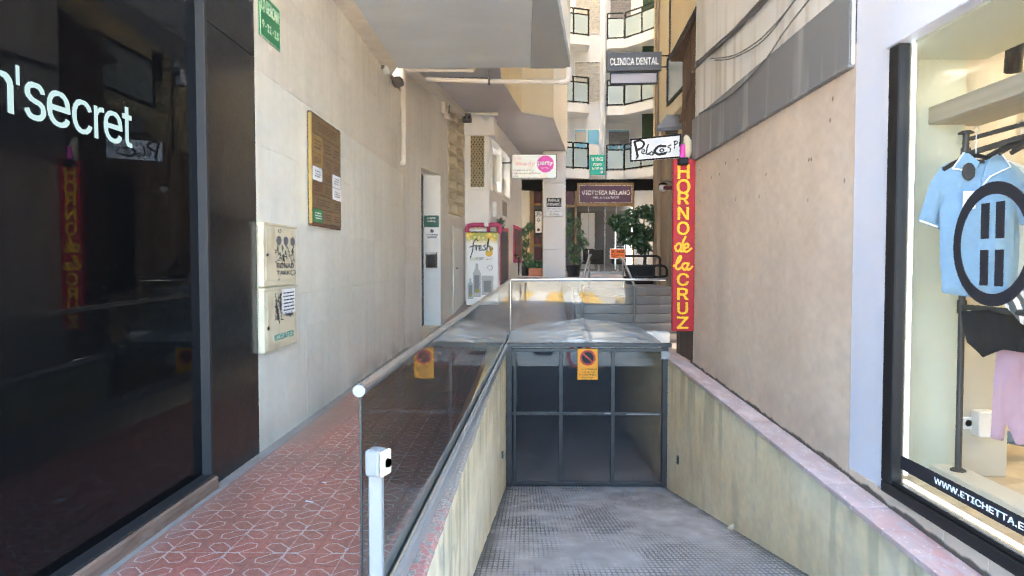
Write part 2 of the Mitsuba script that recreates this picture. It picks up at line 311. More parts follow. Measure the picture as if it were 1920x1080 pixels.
# ------------------------------------------------------------------ ground
struct('street', prism([(-150, -150), (150, -150), (150, .6), (-150, .6)], -.35, -.15), 'asphalt')
cw = thing('crosswalk', 'yellow and white striped crosswalk on the street, mirrored in the far glass rail', 'crosswalk')
for i in range(8):
    part(cw, 'stripe', bx(-4.2 + i * .82, -4.2 + (i + 1) * .82, -15, -3.4, -.146, -.142), 'street_yellow' if i % 2 else 'white_print')
def kx(y): return -.45 + .0195 * (y - 3)          # ramp side of the left kerb
def kz(y): return .13 + .0065 * (y - 3)
def gx(y): return -.60 + .0354 * (y - 2.52)       # line of the glass rail
def left_floor(y): return float(np.interp(y, [0, 12.6, 13.6, 14.8, 16.2, 19.2, 30], [0, 0, .06, .22, .55, 1.07, 1.07]))
side = struct('pavement', bx(LX - .2, -.70, .6, 12.6, -.3, -.012), 'grout')
rng = random.Random(4)
nt = 0
x0t = -2.06
for j in range(int(.9 / TS), int(12.6 / TS)):
    for i in range(5):
        xa, xb = x0t + i * TS, min(x0t + (i + 1) * TS, -.66); ya, yb = j * TS, (j + 1) * TS
        if ya < 2.3 or nt >= 298: continue
        g = .0007; dz = rng.uniform(-.0012, .0012)
        piece(side, 'tile', ('t', i == 4), lambda: bx(0, xb - xa - 2 * g, 0, TS - 2 * g, -.011, 0, .0007), 'red_tile', T().translate([xa + g, ya + g, dz])); nt += 1
part(side, 'border', bx(LX - .01, x0t - .002, 2.2, 12.6, -.012, .001), 'dust_kerb')
part(side, 'near_tile_field', bx(x0t, -.66, .6, 7 * TS + TS * .0 + .0, -.012, -.002), 'red_tile')
yr = np.linspace(12.6, 30, 30)
struct('rising_floor', sheet(lambda u, v: ((-3 + 4 * u), 12.58 + 17.5 * v, left_floor(12.58 + 17.5 * v) - .004), 2, 60), 'paving_grey')
pl = struct('raised_plaza', bx(.95, 9, 13.9, 31, -.4, 1.05, .01), 'paving_grey')
st = thing('passage_steps', 'pale pink stone steps rising behind the far glass rail', 'steps')
for i in range(6):
    part(st, 'step', bx(.98, 3.04, 12.72 + i * .2, 13.898, .09 + i * .16, .09 + (i + 1) * .16 - .002, .008), 'paving_grey')
struct('passage_floor', bx(-.7, 3.3, 12.62, 13.9, -.3, .088), 'paving_grey')

for i, (px, py, l) in enumerate(((580, 941, .03), (608, 905, .018))):
    q = onZ(px, py, .004); single('paper_scrap', frame_mesh(bx(-l, l, -.006, .006, 0, .004, .001), q, (.9, -.4, 0), (.4, .9, 0)), 'white_print', ('white cigarette end lying on the red paving', 'tiny white scrap on the red paving further back')[i], 'litter')
# ------------------------------------------------------------------ ramp
def ramp_z(y): return float(np.interp(y, [.55, 2.0, 5.47, 10.9, 13, 20], [-.15, -.26, -.94, -2.03, -2.1, -2.1]))
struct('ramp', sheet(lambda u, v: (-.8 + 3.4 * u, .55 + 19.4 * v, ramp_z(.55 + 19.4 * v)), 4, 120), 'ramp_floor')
lk = thing('ramp_kerb_wall', 'yellowish concrete wall on the left of the ramp, carrying the glass rail', 'wall')
ys = np.linspace(.6, 12.3, 60)
def kerb(u, v):
    y = .6 + 11.7 * v; n = .008 * (meshkit.noise(np.array([y * 14, 3., 0])) - .5)
    pr = [(kx(y), -2.5), (kx(y) + n, kz(y) - .02), (kx(y) - .02 + n * 2, kz(y)), (gx(y) - .08, kz(y)), (gx(y) - .1, -.4)]
    k = int(round(u * 4)); return (pr[k][0], y, pr[k][1])
km = sheet(kerb, 4, 200)
f = np.array(km.faces); col = (np.arange(len(f)) // 2) % 4
part(lk, 'wall_face', trimesh.Trimesh(km.vertices, f[col <= 0], process=False), {'type': 'twosided', 'i': {'type': 'ref', 'id': 'concrete_ramp_wall'}})
part(lk, 'kerb_top', trimesh.Trimesh(km.vertices, f[col >= 1], process=False), {'type': 'twosided', 'i': {'type': 'ref', 'id': 'kerb_mosaic'}}, label='rough mosaic kerb top')
part(lk, 'inner_wall', bx(-.9, -.31, 12.3, 20, -2.5, .05), 'concrete_ramp_wall')
p_ = onX(942, 852, -.30)
part(lk, 'socket_box', bx(-.31, -.285, p_[1] - .03, p_[1] + .04, p_[2] - .05, p_[2] + .04, .004), 'gate_frame')
rk = thing('ramp_retaining_wall', 'stained concrete wall on the right of the ramp, topped with pink slabs', 'wall')
def cz(y): return -.25 + .0285 * (y - .6)
CI = 2.27
part(rk, 'wall_face', frame_mesh(ext(Polygon([(.6, -2.6), (20, -2.6), (20, .0), (12.3, .0), (12.3, cz(11.5) - .03), (.6, cz(.6) - .03)]), .4), (CI + .4, 0, 0), EYv, EZ).apply_translation((-.4, 0, 0)), 'concrete_ramp_wall')
y = .65
while y < 12.2:
    l = .37; a = math.atan(.0285); w = .262 + .0; rr = rng.uniform(-.004, .004)
    m = frame_mesh(bx(.003, l - .003, 0, .045, 0, w + rr, .006), (CI - .012 + w + rr, y, cz(y) - .033 + rng.uniform(-.002, .002)), (0, math.cos(a), math.sin(a)), (0, -math.sin(a), math.cos(a)))
    m.apply_translation((-(w + rr), 0, 0)); part(rk, 'coping_slab', m, 'coping_tile'); y += l
part(rk, 'drain_stub', tube([onX(1378, 985, CI + .02), onX(1378, 985, CI + .02) + [-.05, -.01, -.03], onX(1378, 985, CI + .02) + [-.06, -.01, -.1]], .035, 10), 'concrete_ramp_wall', smooth=40)
p_ = onX(1272, 862, CI)
part(rk, 'socket_box', bx(CI - .02, CI + .01, p_[1] - .04, p_[1] + .04, p_[2] - .06, p_[2] + .05, .004), 'gate_frame')
gar = thing('garage_mouth', 'beige concrete lintel and dark garage interior behind the gate', 'garage')
part(gar, 'lintel', bx(-.3, CI, 12.32, 12.62, -.3, .27, .006), 'facade_pale')
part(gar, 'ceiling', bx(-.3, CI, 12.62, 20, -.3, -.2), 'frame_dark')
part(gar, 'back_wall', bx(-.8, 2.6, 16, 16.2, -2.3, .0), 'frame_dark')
a, b = onY(1000, 657, 12.3), onY(1036, 666, 12.3)
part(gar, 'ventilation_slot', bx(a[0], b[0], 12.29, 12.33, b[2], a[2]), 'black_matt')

# width / height limit sign on the lintel
hs = thing('height_limit_sign', 'round white traffic sign with red rim on the garage lintel, half hidden by the gate', 'traffic sign')
c = onY(1087, 667, 12.26); o = (c[0], 12.27, c[2])
part(hs, 'plate', frame_mesh(ext(Point(0, 0).buffer(.235, 24), .012), o, EX, EZ), 'white_print')
part(hs, 'red_ring', frame_mesh(ext(Point(0, 0).buffer(.236, 24).difference(Point(0, 0).buffer(.175, 24)), .004, .013), o, EX, EZ), 'sign_red')
part(hs, 'arrow', frame_mesh(cat([ext(Polygon([(-.06, .17), (.06, .17), (0, .09)]), .004, .013), ext(Polygon([(-.06, -.17), (.06, -.17), (0, -.09)]), .004, .013)]), o, EX, EZ), 'ink')
part(hs, 'lettering', frame_mesh(text('2 m', .14, .09, .004, True), np.array(o) + [0, -.013, 0], EX, EZ), 'ink')

# gate
gt = thing('garage_gate', 'dark grey steel garage gate with six smoked panes', 'gate')
GY = 11.0; zb, zt = -2.04, .215
for xa, xb in ((-.285, -.195), (2.19, 2.28)): part(gt, 'post', bx(xa, xb, GY - .05, GY + .05, zb, zt, .006), 'gate_frame')
part(gt, 'top_beam', bx(-.30, 2.33, GY - .06, GY + .04, zt - .005, zt + .055, .006), 'gate_frame')
part(gt, 'top_rail', bx(-.195, 2.19, GY - .03, GY + .03, zt - .085, zt - .03, .005), 'gate_frame')
part(gt, 'bottom_rail', bx(-.195, 2.19, GY - .03, GY + .03, zb + .02, zb + .08, .005), 'gate_frame')
part(gt, 'middle_rail', bx(-.195, 2.19, GY - .028, GY + .028, -.885, -.835, .005), 'gate_frame')
part(gt, 'leaf_stile', bx(-.17, -.13, GY - .028, GY + .028, zb + .08, zt - .085, .004), 'gate_frame')
mx = [(-.195), .585, 1.41, 2.19]
for x in mx[1:3]: part(gt, 'mullion', bx(x - .03, x + .03, GY - .029, GY + .029, zb + .08, zt - .085, .004), 'gate_frame')
for i in range(3):
    for za, zb2 in ((zb + .08, -.885), (-.835, zt - .085)):
        part(gt, 'pane', frame_mesh(trimesh.Trimesh([(0, 0, 0), (1, 0, 0), (1, 1, 0), (0, 1, 0)], [[0, 1, 2], [0, 2, 3]]).apply_scale((mx[i + 1] - mx[i], zb2 - za, 1)), (mx[i], GY, za), EX, EZ), 'smoked_glass')
part(gt, 'hinge', bx(2.16, 2.3, GY - .075, GY - .05, .02, .15, .006), 'steel_dull')
part(gt, 'lock_bar', bx(1.28, 1.38, GY - .04, GY - .025, -.86, -.84), 'steel_dull')
part(gt, 'pull_bar', bx(1.62, 2.15, GY - .05, GY - .03, -.872, -.85, .004), 'steel_dull')
part(gt, 'latch', tube([(-.12, GY - .05, -.72), (-.12, GY - .05, .0)], .012, 8), 'gate_frame', smooth=40)
vp = thing('vado_sign', 'orange no parking sign hanging on the garage gate', 'traffic sign')
a, b = onY(1083, 654, GY - .07), onY(1121, 712, GY - .07); w, h = b[0] - a[0], a[2] - b[2]; o = ((a[0] + b[0]) / 2, GY - .066, (a[2] + b[2]) / 2)
part(vp, 'plate', frame_mesh(bx(-w / 2, w / 2, -h / 2, h / 2, 0, .006, .002), o, EX, EZ), 'orange_sign')
cy = h * .21; R = w * .385
part(vp, 'red_ring', frame_mesh(ext(Point(0, cy).buffer(R).difference(Point(0, cy).buffer(R * .74)).union(affinity.rotate(sbox(-R * .8, cy - R * .1, R * .8, cy + R * .1), -42, origin=(0, cy))), .002, .0085), o, EX, EZ), 'sign_red')
part(vp, 'dark_disc', frame_mesh(ext(Point(0, cy).buffer(R * .75), .002, .006), o, EX, EZ), 'ink')
each(vp, 'lettering', [at2(text('VADO PERMANENTE', w * .72, w * .07), w * .08, -h * .16), at2(text('Nº 1024 AYTO.', w * .6, w * .06), w * .08, -h * .25), at2(text('Ayuntamiento Benidorm', w * .9, w * .07), 0, -h * .34), at2(text('Placa 1487', w * .5, w * .06), 0, -h * .43)], np.array(o) + [0, -.0062, 0], EX, EZ, 'ink')

# plastic vault behind the gate head
def vault(u, v):
    x = -.27 + 2.5 * u; s = 1 - (2 * u - 1) ** 2; yy = 11.06 + 1.2 * v
    n = meshkit.fbm(np.array([x * 1.6, yy * 5 + .6 * math.sin(x * 3), .3]), 3) - .5
    n += .25 * (abs(math.sin(yy * 17 + 2.2 * meshkit.fbm(np.array([x * 2.2, yy * 2, 4.]), 2) * 3)) - .5) * meshkit.noise(np.array([x * 3, yy * 3, 9.]))
    return (x, yy, .235 + .05 * s + (.05 + .2 * s ** .6) * v ** .8 + .075 * n * (.3 + s) + (.02 * math.exp(-((x - 1.02) / .05) ** 2)))
single('plastic_vault', sheet(vault, 110, 70), 'vault_plastic', 'crumpled clear plastic cover arching over the ramp behind the gate', 'plastic cover', smooth=True)

# glass rail
gr = thing('glass_rail', 'glass balustrade with round steel handrail along the left of the ramp', 'glass railing')
CY = 12.4; yb_ = [2.52, 4.9, 7.35, 9.8, CY]
def rz(y): return 1.083 + .0154 * (y - 2.52)
def sz(y): return kz(y) + .07
def pane4(a, b, c, d): return trimesh.Trimesh([a, b, c, d], [[0, 1, 2], [0, 2, 3]], process=False)
for i in range(4):
    ya, yb2 = yb_[i] + .004, yb_[i + 1] - .004
    part(gr, 'pane', pane4((gx(ya), ya, sz(ya) - .02), (gx(yb2), yb2, sz(yb2) - .02), (gx(yb2), yb2, rz(yb2)), (gx(ya), ya, rz(ya))), 'rail_glass')
part(gr, 'handrail', tube([(gx(2.5), 2.5, rz(2.5)), (gx(7), 7, rz(7)), (gx(CY), CY, rz(CY))], .0215, 20), 'steel', smooth=40)
part(gr, 'end_cap', tube([(gx(2.5), 2.494, rz(2.5)), (gx(2.5), 2.502, rz(2.5))], .0228, 20), 'post_white', smooth=40)
part(gr, 'end_strip', bx(gx(2.52) - .004, gx(2.52) + .004, 2.51, 2.52, kz(2.5), rz(2.5) - .02), 'frame_steel')
part(gr, 'base_channel', cat([trimesh.convex.convex_hull([(gx(q) + dx, q, z + (kz(q))) for q in (2.5, 12.3) for dx in (s0, s1) for z in (.002, .075)]) for s0, s1 in ((-.045, -.008), (.008, .05))]), 'alu')
part(gr, 'base_bead', tube([(gx(2.5) + .02, 2.5, kz(2.5) + .078), (gx(12.3) + .02, 12.3, kz(12.3) + .078)], .008, 8), 'steel', smooth=40)
part(gr, 'corner_post', tube([(gx(CY), CY, .27), (gx(CY), CY, rz(CY))], .016, 12), 'steel', smooth=40)
gb = thing('glass_rail', 'glass balustrade across the head of the ramp, under a thin white top rail', 'glass railing')
bxs = [gx(CY) + .03, 1.1, 2.42]; byy = lambda x: CY - .028 * (x + .25)
for i in range(2):
    xa, xb = bxs[i] + .004, bxs[i + 1] - .004
    part(gb, 'pane', pane4((xa, byy(xa), .28), (xb, byy(xb), .28), (xb, byy(xb), 1.22), (xa, byy(xa), 1.22)), 'back_glass')
part(gb, 'handrail', tube([(gx(CY), CY, rz(CY)), (2.5, byy(2.5), rz(CY) + .01)], .0215, 16), 'steel', smooth=40)
part(gb, 'base_channel', frame_mesh(bx(0, 2.7, 0, .05, -.025, .025, .003), (gx(CY) + .02, byy(0) + .0, .268), (1, -.028, 0), EZ), 'steel_dull')
a, b = onY(1200, 622, 12.1), onY(1262, 640, 12.1)
single('corner_kerb', bx(a[0], 2.52, 12.0, 12.3, .0, a[2], .01), 'white_paint', 'short white kerb block under the red sign, beside the plastic cover', 'kerb')
# key switch
ks = thing('key_switch_post', 'slim white post with a square key switch box at the ramp edge', 'post')
c = onY(704, 865, 2.42); kx_, kz_ = c[0], c[2]
part(ks, 'post', bx(kx_ - .024, kx_ + .024, 2.41, 2.45, kz(2.4), kz_ - .04, .004), 'post_white')
part(ks, 'switch_box', frame_mesh(bx(-.024, .03, -.046, .046, -.03, .035, .006), (kx_, 2.42, kz_), (.95, -.31, 0), EZ), 'post_white')
part(ks, 'switch_face', frame_mesh(bx(-.031, .03, -.044, .044, 0, .016, .004), (kx_ + .031, 2.408, kz_), (.31, .95, 0), EZ), 'cream_plastic')
part(ks, 'key_lock', frame_mesh(lathe([(0, .008), (.014, .008), (.016, 0), (0, 0)], 16), np.array((kx_ + .031, 2.408, kz_)) + np.array((.95, -.31, 0)) * .0165, (.31, .95, 0), EZ), 'shutter_grey', smooth=30)

# ------------------------------------------------------------------ left shop front and left building
WX = -2.2
ls = thing('dark_shop_window', 'black shop front with a large dark window reflecting the alley', 'shop front')
def lzy(px, py, X=LX): p = onX(px, py, X); return p[1], p[2]
yf = lzy(378, 800, WX)[0]                                        # window frame
szl = lzy(385, 890, WX)[1]
part(ls, 'pane', pane4((WX, .9, szl), (WX, yf, szl), (WX, yf, 4.45), (WX, .9, 4.45)), 'black_glass')
part(ls, 'backing', bx(WX - .3, WX - .01, .9, yf + .03, 0, 4.45), 'black_inside')
part(ls, 'frame_strip', bx(WX - .06, LX + .012, yf, yf + .032, szl - .03, 4.45, .006), 'frame_steel')
part(ls, 'frame_strip', bx(WX - .04, LX + .004, yf + .036, yf + .062, .0, 4.45, .004), 'frame_steel')
part(ls, 'sill', bx(WX - .05, -2.1, .8, yf + .03, -.02, szl, .01), 'marble_brown')
part(ls, 'sill_cap', bx(WX - .02, -2.115, .8, yf + .0, szl + .001, szl + .014, .004), 'frame_steel')
yg = lzy(482, 500)[0]; zj = lzy(372, 27, LX)[1]
part(ls, 'granite_panel', bx(LX - .1, LX + .001, yf + .064, yg, 0, zj - .002, .003), 'granite_black')
part(ls, 'granite_panel', bx(LX - .1, LX + .001, yf + .064, yg, zj + .002, 4.6, .003), 'granite_black')
sg = thing('lit_shop_lettering', "glowing white lettering 'n'secret' on the dark shop window", 'sign')
GX = WX + .0015
y0, z0 = lzy(247, 268, GX); y1, z1 = lzy(0, 118, GX)
zbase = lzy(247, 268, GX)[1]; hx = lzy(225, 197, GX); ya_ = lzy(56, 220, GX)[0]
def put(s, yl, yr, z, h):
    m = text(s, yr - yl, h, .012); return frame_mesh(m, (GX, (yl + yr) / 2, z), EYv, EZ)
xh = lzy(240, 196, GX)[1] - lzy(240, 266, GX)[1]
ycut = [lzy(px, 200, GX)[0] for px in (-28, 25, 31, 37, 42, 88, 83, 134, 132, 172, 172, 196, 190, 232, 228, 247)]
zb0 = lzy(247, 267, GX)[1]
P_ = lambda px, py: lzy(px, py, GX)
x_top = P_(100, 168)[1]; x_bot = P_(100, 236)[1]
for i, (s, a, b) in enumerate((('n', -28, 25), ('s', 44, 87), ('e', 86, 133), ('c', 134, 172), ('r', 176, 196), ('e', 193, 230))):
    pass
import bisect
def letter(s, a, b, top=False):
    yl, yr = P_(a, 200)[0], P_(b, 200)[0]
    zc, hh = (x_top + x_bot) / 2, x_top - x_bot
    if s == 't': hh2 = hh * 1.3; zc = x_bot + hh2 / 2; hh = hh2
    if s == "'": hh2 = hh * .5; zc = x_bot + hh * 1.28 - hh2 / 2; hh = hh2
    k = numbered(sg + '__letter'); d = mikit.ply(frame_mesh(text(s, yr - yl, hh, .003), (GX, (yl + yr) / 2, zc), EYv, EZ), 'ink'); d['emitter'] = emit(.0085, .0118, .0115); scene[k] = d
for s, a, b in (('n', -28, 25), ("'", 31, 37), ('s', 46, 85), ('e', 88, 131), ('c', 135, 171), ('r', 176, 194), ('e', 194, 228), ('t', 229, 246)): letter(s, a, b)

lb = thing('left_building', 'cream stone clad building with jutting upper storeys on the left', 'building')
YE = 12.4
rows = [0.0, .93, lzy(482, 270)[1], lzy(478, 126)[1], 3.95, 4.5]
rows[1] = rows[2] * .5
part(lb, 'backing_wall', bx(LX - .3, LX - .014, yg, YE, -.2, 4.6), 'grout')
rng = random.Random(7)
for r in range(len(rows) - 1):
    y = yg + .004; z0, z1 = rows[r], rows[r + 1]; off = (r % 2) * .31
    while y < YE - .05:
        l = min(.62 - (off if y < yg + .01 else 0), YE - y)
        part(lb, 'stone_panel', bx(LX - .016, LX + rng.uniform(-.0012, .0012), y + .0008, y + l - .0008, z0 + .0008, z1 - .0008, .0016), 'stone_upper' if r >= 3 else 'stone_lower'); y += l
# jutting bays (sawtooth)
part(lb, 'soffit_border', prism([(LX - .05, 1.0), (-1.9, 1.0), (-1.9, 10.5), (LX - .05, 11.3)], 4.5, 4.62), 'stone_upper')
part(lb, 'soffit_panel', prism([(-1.9, 1.0), (.09, 1.0), (.09, 10.52), (-1.9, 10.52)], 4.47, 4.6), 'soffit_light')
fa = lambda y: .37 + .117 * (y - 7.8)
part(lb, 'balcony_soffit', prism([(.092, 1.0), (fa(1), 1.0), (fa(10.47), 10.47), (.092, 10.47)] if fa(1) > .1 else [(.092, 5.45), (fa(10.47), 10.47), (.092, 10.47)], 4.44, 4.6), 'soffit_dark')
part(lb, 'upper_bay', prism([(-6, 1.0), (.0, 1.0), (.09, 5.4), (fa(10.46), 10.46), (-.40, 10.5), (-.446, 13.5), (-.063, 16.5), (.714, 17.2), (1.39, 22.8), (-6, 22.8)], 5.1, 26), 'facade_cream')
part(lb, 'bay_face', prism([(-6, 1.0), (.0, 1.0), (.09, 5.4), (fa(10.46), 10.46), (-6, 10.46)], 4.6, 5.1), 'facade_pale')
part(lb, 'far_bay_face', prism([(.72, 17.2), (1.40, 22.82), (1.30, 22.82), (.62, 17.2)], 5.103, 26), 'facade_pale')
part(lb, 'far_soffit', prism([(-6, 10.56), (-.42, 10.56), (-.446, 13.5), (-.063, 16.5), (.714, 17.2), (1.39, 22.8), (-6, 22.8)], 5.07, 5.095), 'soffit_far')
part(lb, 'far_beam', prism([(-2.2, 11.0), (-1.95, 11.9), (-1.33, 16.6), (-1.55, 16.6), (-2.2, 12.2)], 4.93, 5.068), 'wall_back_plaster')
# oblique wall with door recess and lattice
q0, dq = np.array([-2.15, 12.4]), np.array([.17, 1.0]); dq2 = dq / np.linalg.norm(dq)
def L2(px):
    k = (px - 983) / FPX; t = (q0[0] - k * q0[1]) / (k - .17); return q0 + .17 * 0 + dq * t
pa, pb, pc, pd = L2(790), L2(826), L2(840), L2(869)
def wallseg(a, b, z0, z1, th=.18, out=0.0):
    d = (b - a) / np.linalg.norm(b - a); n = np.array([d[1], -d[0]]); A, B = a + n * out, b + n * out
    return prism([tuple(A), tuple(B), tuple(B - n * th), tuple(A - n * th)], z0, z1)
zd = 3.38
part(lb, 'oblique_wall', cat([wallseg(q0 + [0, .002], pa, -.2, 5.06), wallseg(pa, pb, zd, 5.06), wallseg(pb, pc, -.2, 5.06), wallseg(pc, pd, -.2, 2.62), wallseg(pd, pd + dq2 * .35, -.2, 5.06), ]), 'wall_back_plaster')
part(lb, 'lattice_back', wallseg(pc, pd, 2.6, 5.06, .05, -.26), 'brown_timber')
zth = .22
part(lb, 'door_recess', cat([prism([tuple(pb + [-.002, .0]), tuple(pb + [-1.2, .0]), tuple(pb + [-1.2, .1]), tuple(pb + [-.002, .1])], -.2, zd - .002), prism([(pa[0] - 1.3, pa[1] - .1), (pa[0] - .2, pa[1] - .1), (pb[0] - .2, pb[1] + .1), (pa[0] - 1.3, pb[1] + .1)], zd, zd + .1)]), 'white_paint')
part(lb, 'threshold', prism([(pa[0] - 1.2, pa[1]), (pa[0] - .02, pa[1]), (pb[0] - .02, pb[1]), (pa[0] - 1.2, pb[1])], -.2, zth), 'stone_upper')
part(lb, 'door_dark', prism([(pa[0] - .16, pa[1] + .02), (pa[0] - .12, pa[1] + .02), (pb[0] - .36, pb[1]), (pb[0] - .40, pb[1])], 0, zd), 'black_paint')
# side door further on
e0, e1 = L2(848), L2(866); zt_ = 1.55 + (492 - 427) / FPX * e0[1]
part(lb, 'side_door', wallseg(e0, e1, .1, zt_, .03, .03), 'white_paint'); part(lb, 'side_door_frame', cat([wallseg(e0 - dq2 * .05, e0 - dq2 * .002, .1, zt_ + .05, .03, .045), wallseg(e0 - dq2 * .0, e1, zt_ + .002, zt_ + .05, .03, .045)]), 'stone_lower')
hp = e0 + dq2 * .12
part(lb, 'door_handle', tube([(hp[0] + .05, hp[1], 1.42), (hp[0] + .08, hp[1], 1.42), (hp[0] + .08, hp[1] + .1, 1.42)], .014, 8), 'black_paint', smooth=40)
# lattice blocks
nl = 9; zl0, zl1 = 2.64, 5.05; L = np.linalg.norm(pd - pc); nrm = np.array([dq2[1], -dq2[0]])
for r in range(nl):
    for cidx in range(2):
        w, h = L / 2 * .96, (zl1 - zl0) / nl * .95; i_ = .2
        def blk():
            fr = ext(sbox(0, 0, w, h).difference(sbox(.05, .035, w - .05, h - .035)), .22)
            py_ = trimesh.convex.convex_hull(np.array([(.05, .035, .0), (w - .05, .035, .0), (.05, h - .035, .0), (.05, .035, .215), (w - .05, .035, .03), (.05, h - .035, .03)]))
            return cat([frame_mesh(fr, (0, 0, 0), (dq2[0], dq2[1], 0), EZ), frame_mesh(py_, (0, 0, 0), (dq2[0], dq2[1], 0), EZ)])
        oo = pc + dq2 * (L / 2 * cidx + .01) - nrm * .2
        piece(lb, 'lattice_block', 'lat', blk, 'lattice', T().translate([oo[0], oo[1], zl0 + r * (zl1 - zl0) / nl]))
# kiosk volume of the beauty shop
ku = thing('beauty_shop', 'white projecting shop corner with a mesh vent and corner display window', 'shop')
k0, k1 = np.array([-1.42, 16.6]), np.array([-.83, 16.6]); sd = np.array([.12, 1.]); sd /= np.linalg.norm(sd); sn = np.array([sd[1], -sd[0]])
def KS(px): k = (px - 983) / FPX; t = (k1[0] - k * k1[1]) / (k - .12); return k1 + np.array([.12, 1.]) * t
kend = KS(978)
zz = lambda py, y: EYE + (492 - py) / FPX * y
w0, w1 = KS(921), KS(955); zwt, zwb = zz(262, w0[1]), zz(352, w0[1])
def kside(a, b, z0, z1, th=.15, out=0.): return wallseg(a, b, z0, z1, th, out)
part(ku, 'wall', cat([prism([tuple(k0), tuple(k1), tuple(k1 + [-.06, .2]), tuple(k0 + [0, .2])], 0, 5.06), kside(k1 + sd * .002, w0, 0, 5.06), kside(w0, w1, 0, zwb), kside(w0, w1, zwt, 5.06), kside(w1, kend, 0, 5.06)]), 'white_kiosk')
part(ku, 'header', prism([tuple(k0 + [-.0, -.12]), tuple(k1 + [.12, -.12]), tuple(k1 + [.16, .25]), tuple(k0 + [0, -.002])], 4.55, 4.98), 'white_kiosk')
part(ku, 'top_pipe', tube([(-1.4, 16.35, 5.02), (-.62, 16.35, 5.02)], .035, 10), 'white_paint', smooth=40)
part(ku, 'interior', kside(w0 + sd * .02, w1 + sd * .5, zwb - .2, zwt + .1, .02, -1.0), 'shop_wall')
part(ku, 'pane', pane4((*(w0 - sn * .03), zwb), (*(w1 - sn * .03), zwb), (*(w1 - sn * .03), zwt), (*(w0 - sn * .03), zwt)), 'clear_glass')
fr = []
for a, b, z0, z1 in ((w0 - sd * .04, w1 + sd * .04, zwt, zwt + .06), (w0 - sd * .04, w1 + sd * .04, zwb - .06, zwb), (w0 - sd * .04, w0 + sd * .03, zwb, zwt), (w1 - sd * .08, w1 + sd * .04, zwb, zwt), (w0 + (w1 - w0) * .5 - sd * .04, w0 + (w1 - w0) * .5 + sd * .04, zwb, zwt)): fr.append(kside(a, b, z0 + .001, z1 - .001, .06, .03))
part(ku, 'window_frame', cat(fr), 'white_paint')
gv = onY(876, 245, 16.58), onY(913, 356, 16.58)
vx0, vx1, vz0, vz1 = gv[0][0], gv[1][0], gv[1][2], gv[0][2]
vf = part(ku, 'vent', ext(sbox(vx0, vz0, vx1, vz1).buffer(.02).difference(sbox(vx0 + .08, vz0 + .06, vx1 - .06, vz1 - .03)), .06).apply_transform([[1, 0, 0, 0], [0, 0, -1, 16.6], [0, 1, 0, 0], [0, 0, 0, 1]]), 'white_paint')
part(ku, 'vent_recess', bx(vx0 + .05, vx1 - .03, 16.585, 16.595, vz0 + .03, vz1 - .01), 'black_matt')
ms = []; iw, ih = vx1 - vx0 - .14, vz1 - vz0 - .09
R_ = sbox(0, 0, iw, ih); ls_ = []
for k in np.arange(-3.5, 3.5, .075):
    for s in (1.5, -1.5): ls_.append(LineString([(k, 0 if s > 0 else 0), (k + ih / s, ih)]).buffer(.015))
part(ku, 'vent_mesh', frame_mesh(ext(unary_union(ls_).intersection(R_), .01), (vx0 + .08, 16.57, vz0 + .06), EX, EZ), 'mesh_brown', kind='stuff')
# goods in window
cA = w0 + (w1 - w0) * .25 - sn * .25
rng = random.Random(3)
for i, (mt, dz, r) in enumerate((('light_pink', .95, .16), ('dark_red', .75, .13), ('purple_sign', .5, .13), ('cloth_pale', .3, .2), ('black_paint', .12, .09))):
    m = trimesh.creation.icosphere(2, r); m.vertices = np.array(m.vertices) * (1 + .25 * (meshkit.noise(np.array(m.vertices) * 9) - .5)[:, None]); q = cA + sd * rng.uniform(-.3, .5)
    single('window_decoration', moved(m, q[0], q[1], zwb + dz), mt, ('pink ruffled ornament high in the beauty shop window', 'dark red ornament below the pink one in the beauty shop window', 'purple ornament in the middle of the beauty shop window', 'pale blue ornament low in the beauty shop window', 'small black ornament at the bottom of the beauty shop window')[i], 'ornament', smooth=True)
# pink door on the side
d0, d1 = KS(938), KS(951); zdt = zz(432, d0[1])
part(ku, 'door', kside(d0, d1, .6, zdt, .03, .02), 'grey_board'); part(ku, 'door_frame', cat([kside(d0 - sd * .1, d0 - sd * .002, .6, zdt + .1, .03, .024), kside(d1 + sd * .002, d1 + sd * .1, .6, zdt + .1, .03, .024), kside(d0, d1, zdt + .002, zdt + .1, .03, .024)]), 'pink')
f0, f1 = KS(962), KS(976.5); zf1, zf0 = zz(422, f0[1]), zz(493, f0[1])
part(ku, 'poster_frame', kside(f0, f1, zf0, zf1, .03, .035), 'pink', label='pink framed poster on the side wall'); part(ku, 'poster', kside(f0 + sd * .12, f1 - sd * .12, zf0 + .12, zf1 - .1, .01, .043), 'dark_red')
part(ku, 'wall_intercom', moved(bx(-.05, .05, -.04, .04, -.18, .18, .01), *(KS(924) + sn * .05), zz(393, KS(924)[1])), 'white_paint')
part(ku, 'vent_strip', kside(KS(942), KS(950), zz(405, KS(945)[1]), zz(378, KS(945)[1]), .01, .012), 'shutter_grey')
part(ku, 'handrail', tube(curve([(*(KS(958) + sn * .1), 1.75), (*(KS(956) + sn * .25), 1.7), (*(KS(953) + sn * .3), 1.2)]), .02, 8), 'black_paint', smooth=40)
p_ = onY(938, 420, 16.4)
lw = []
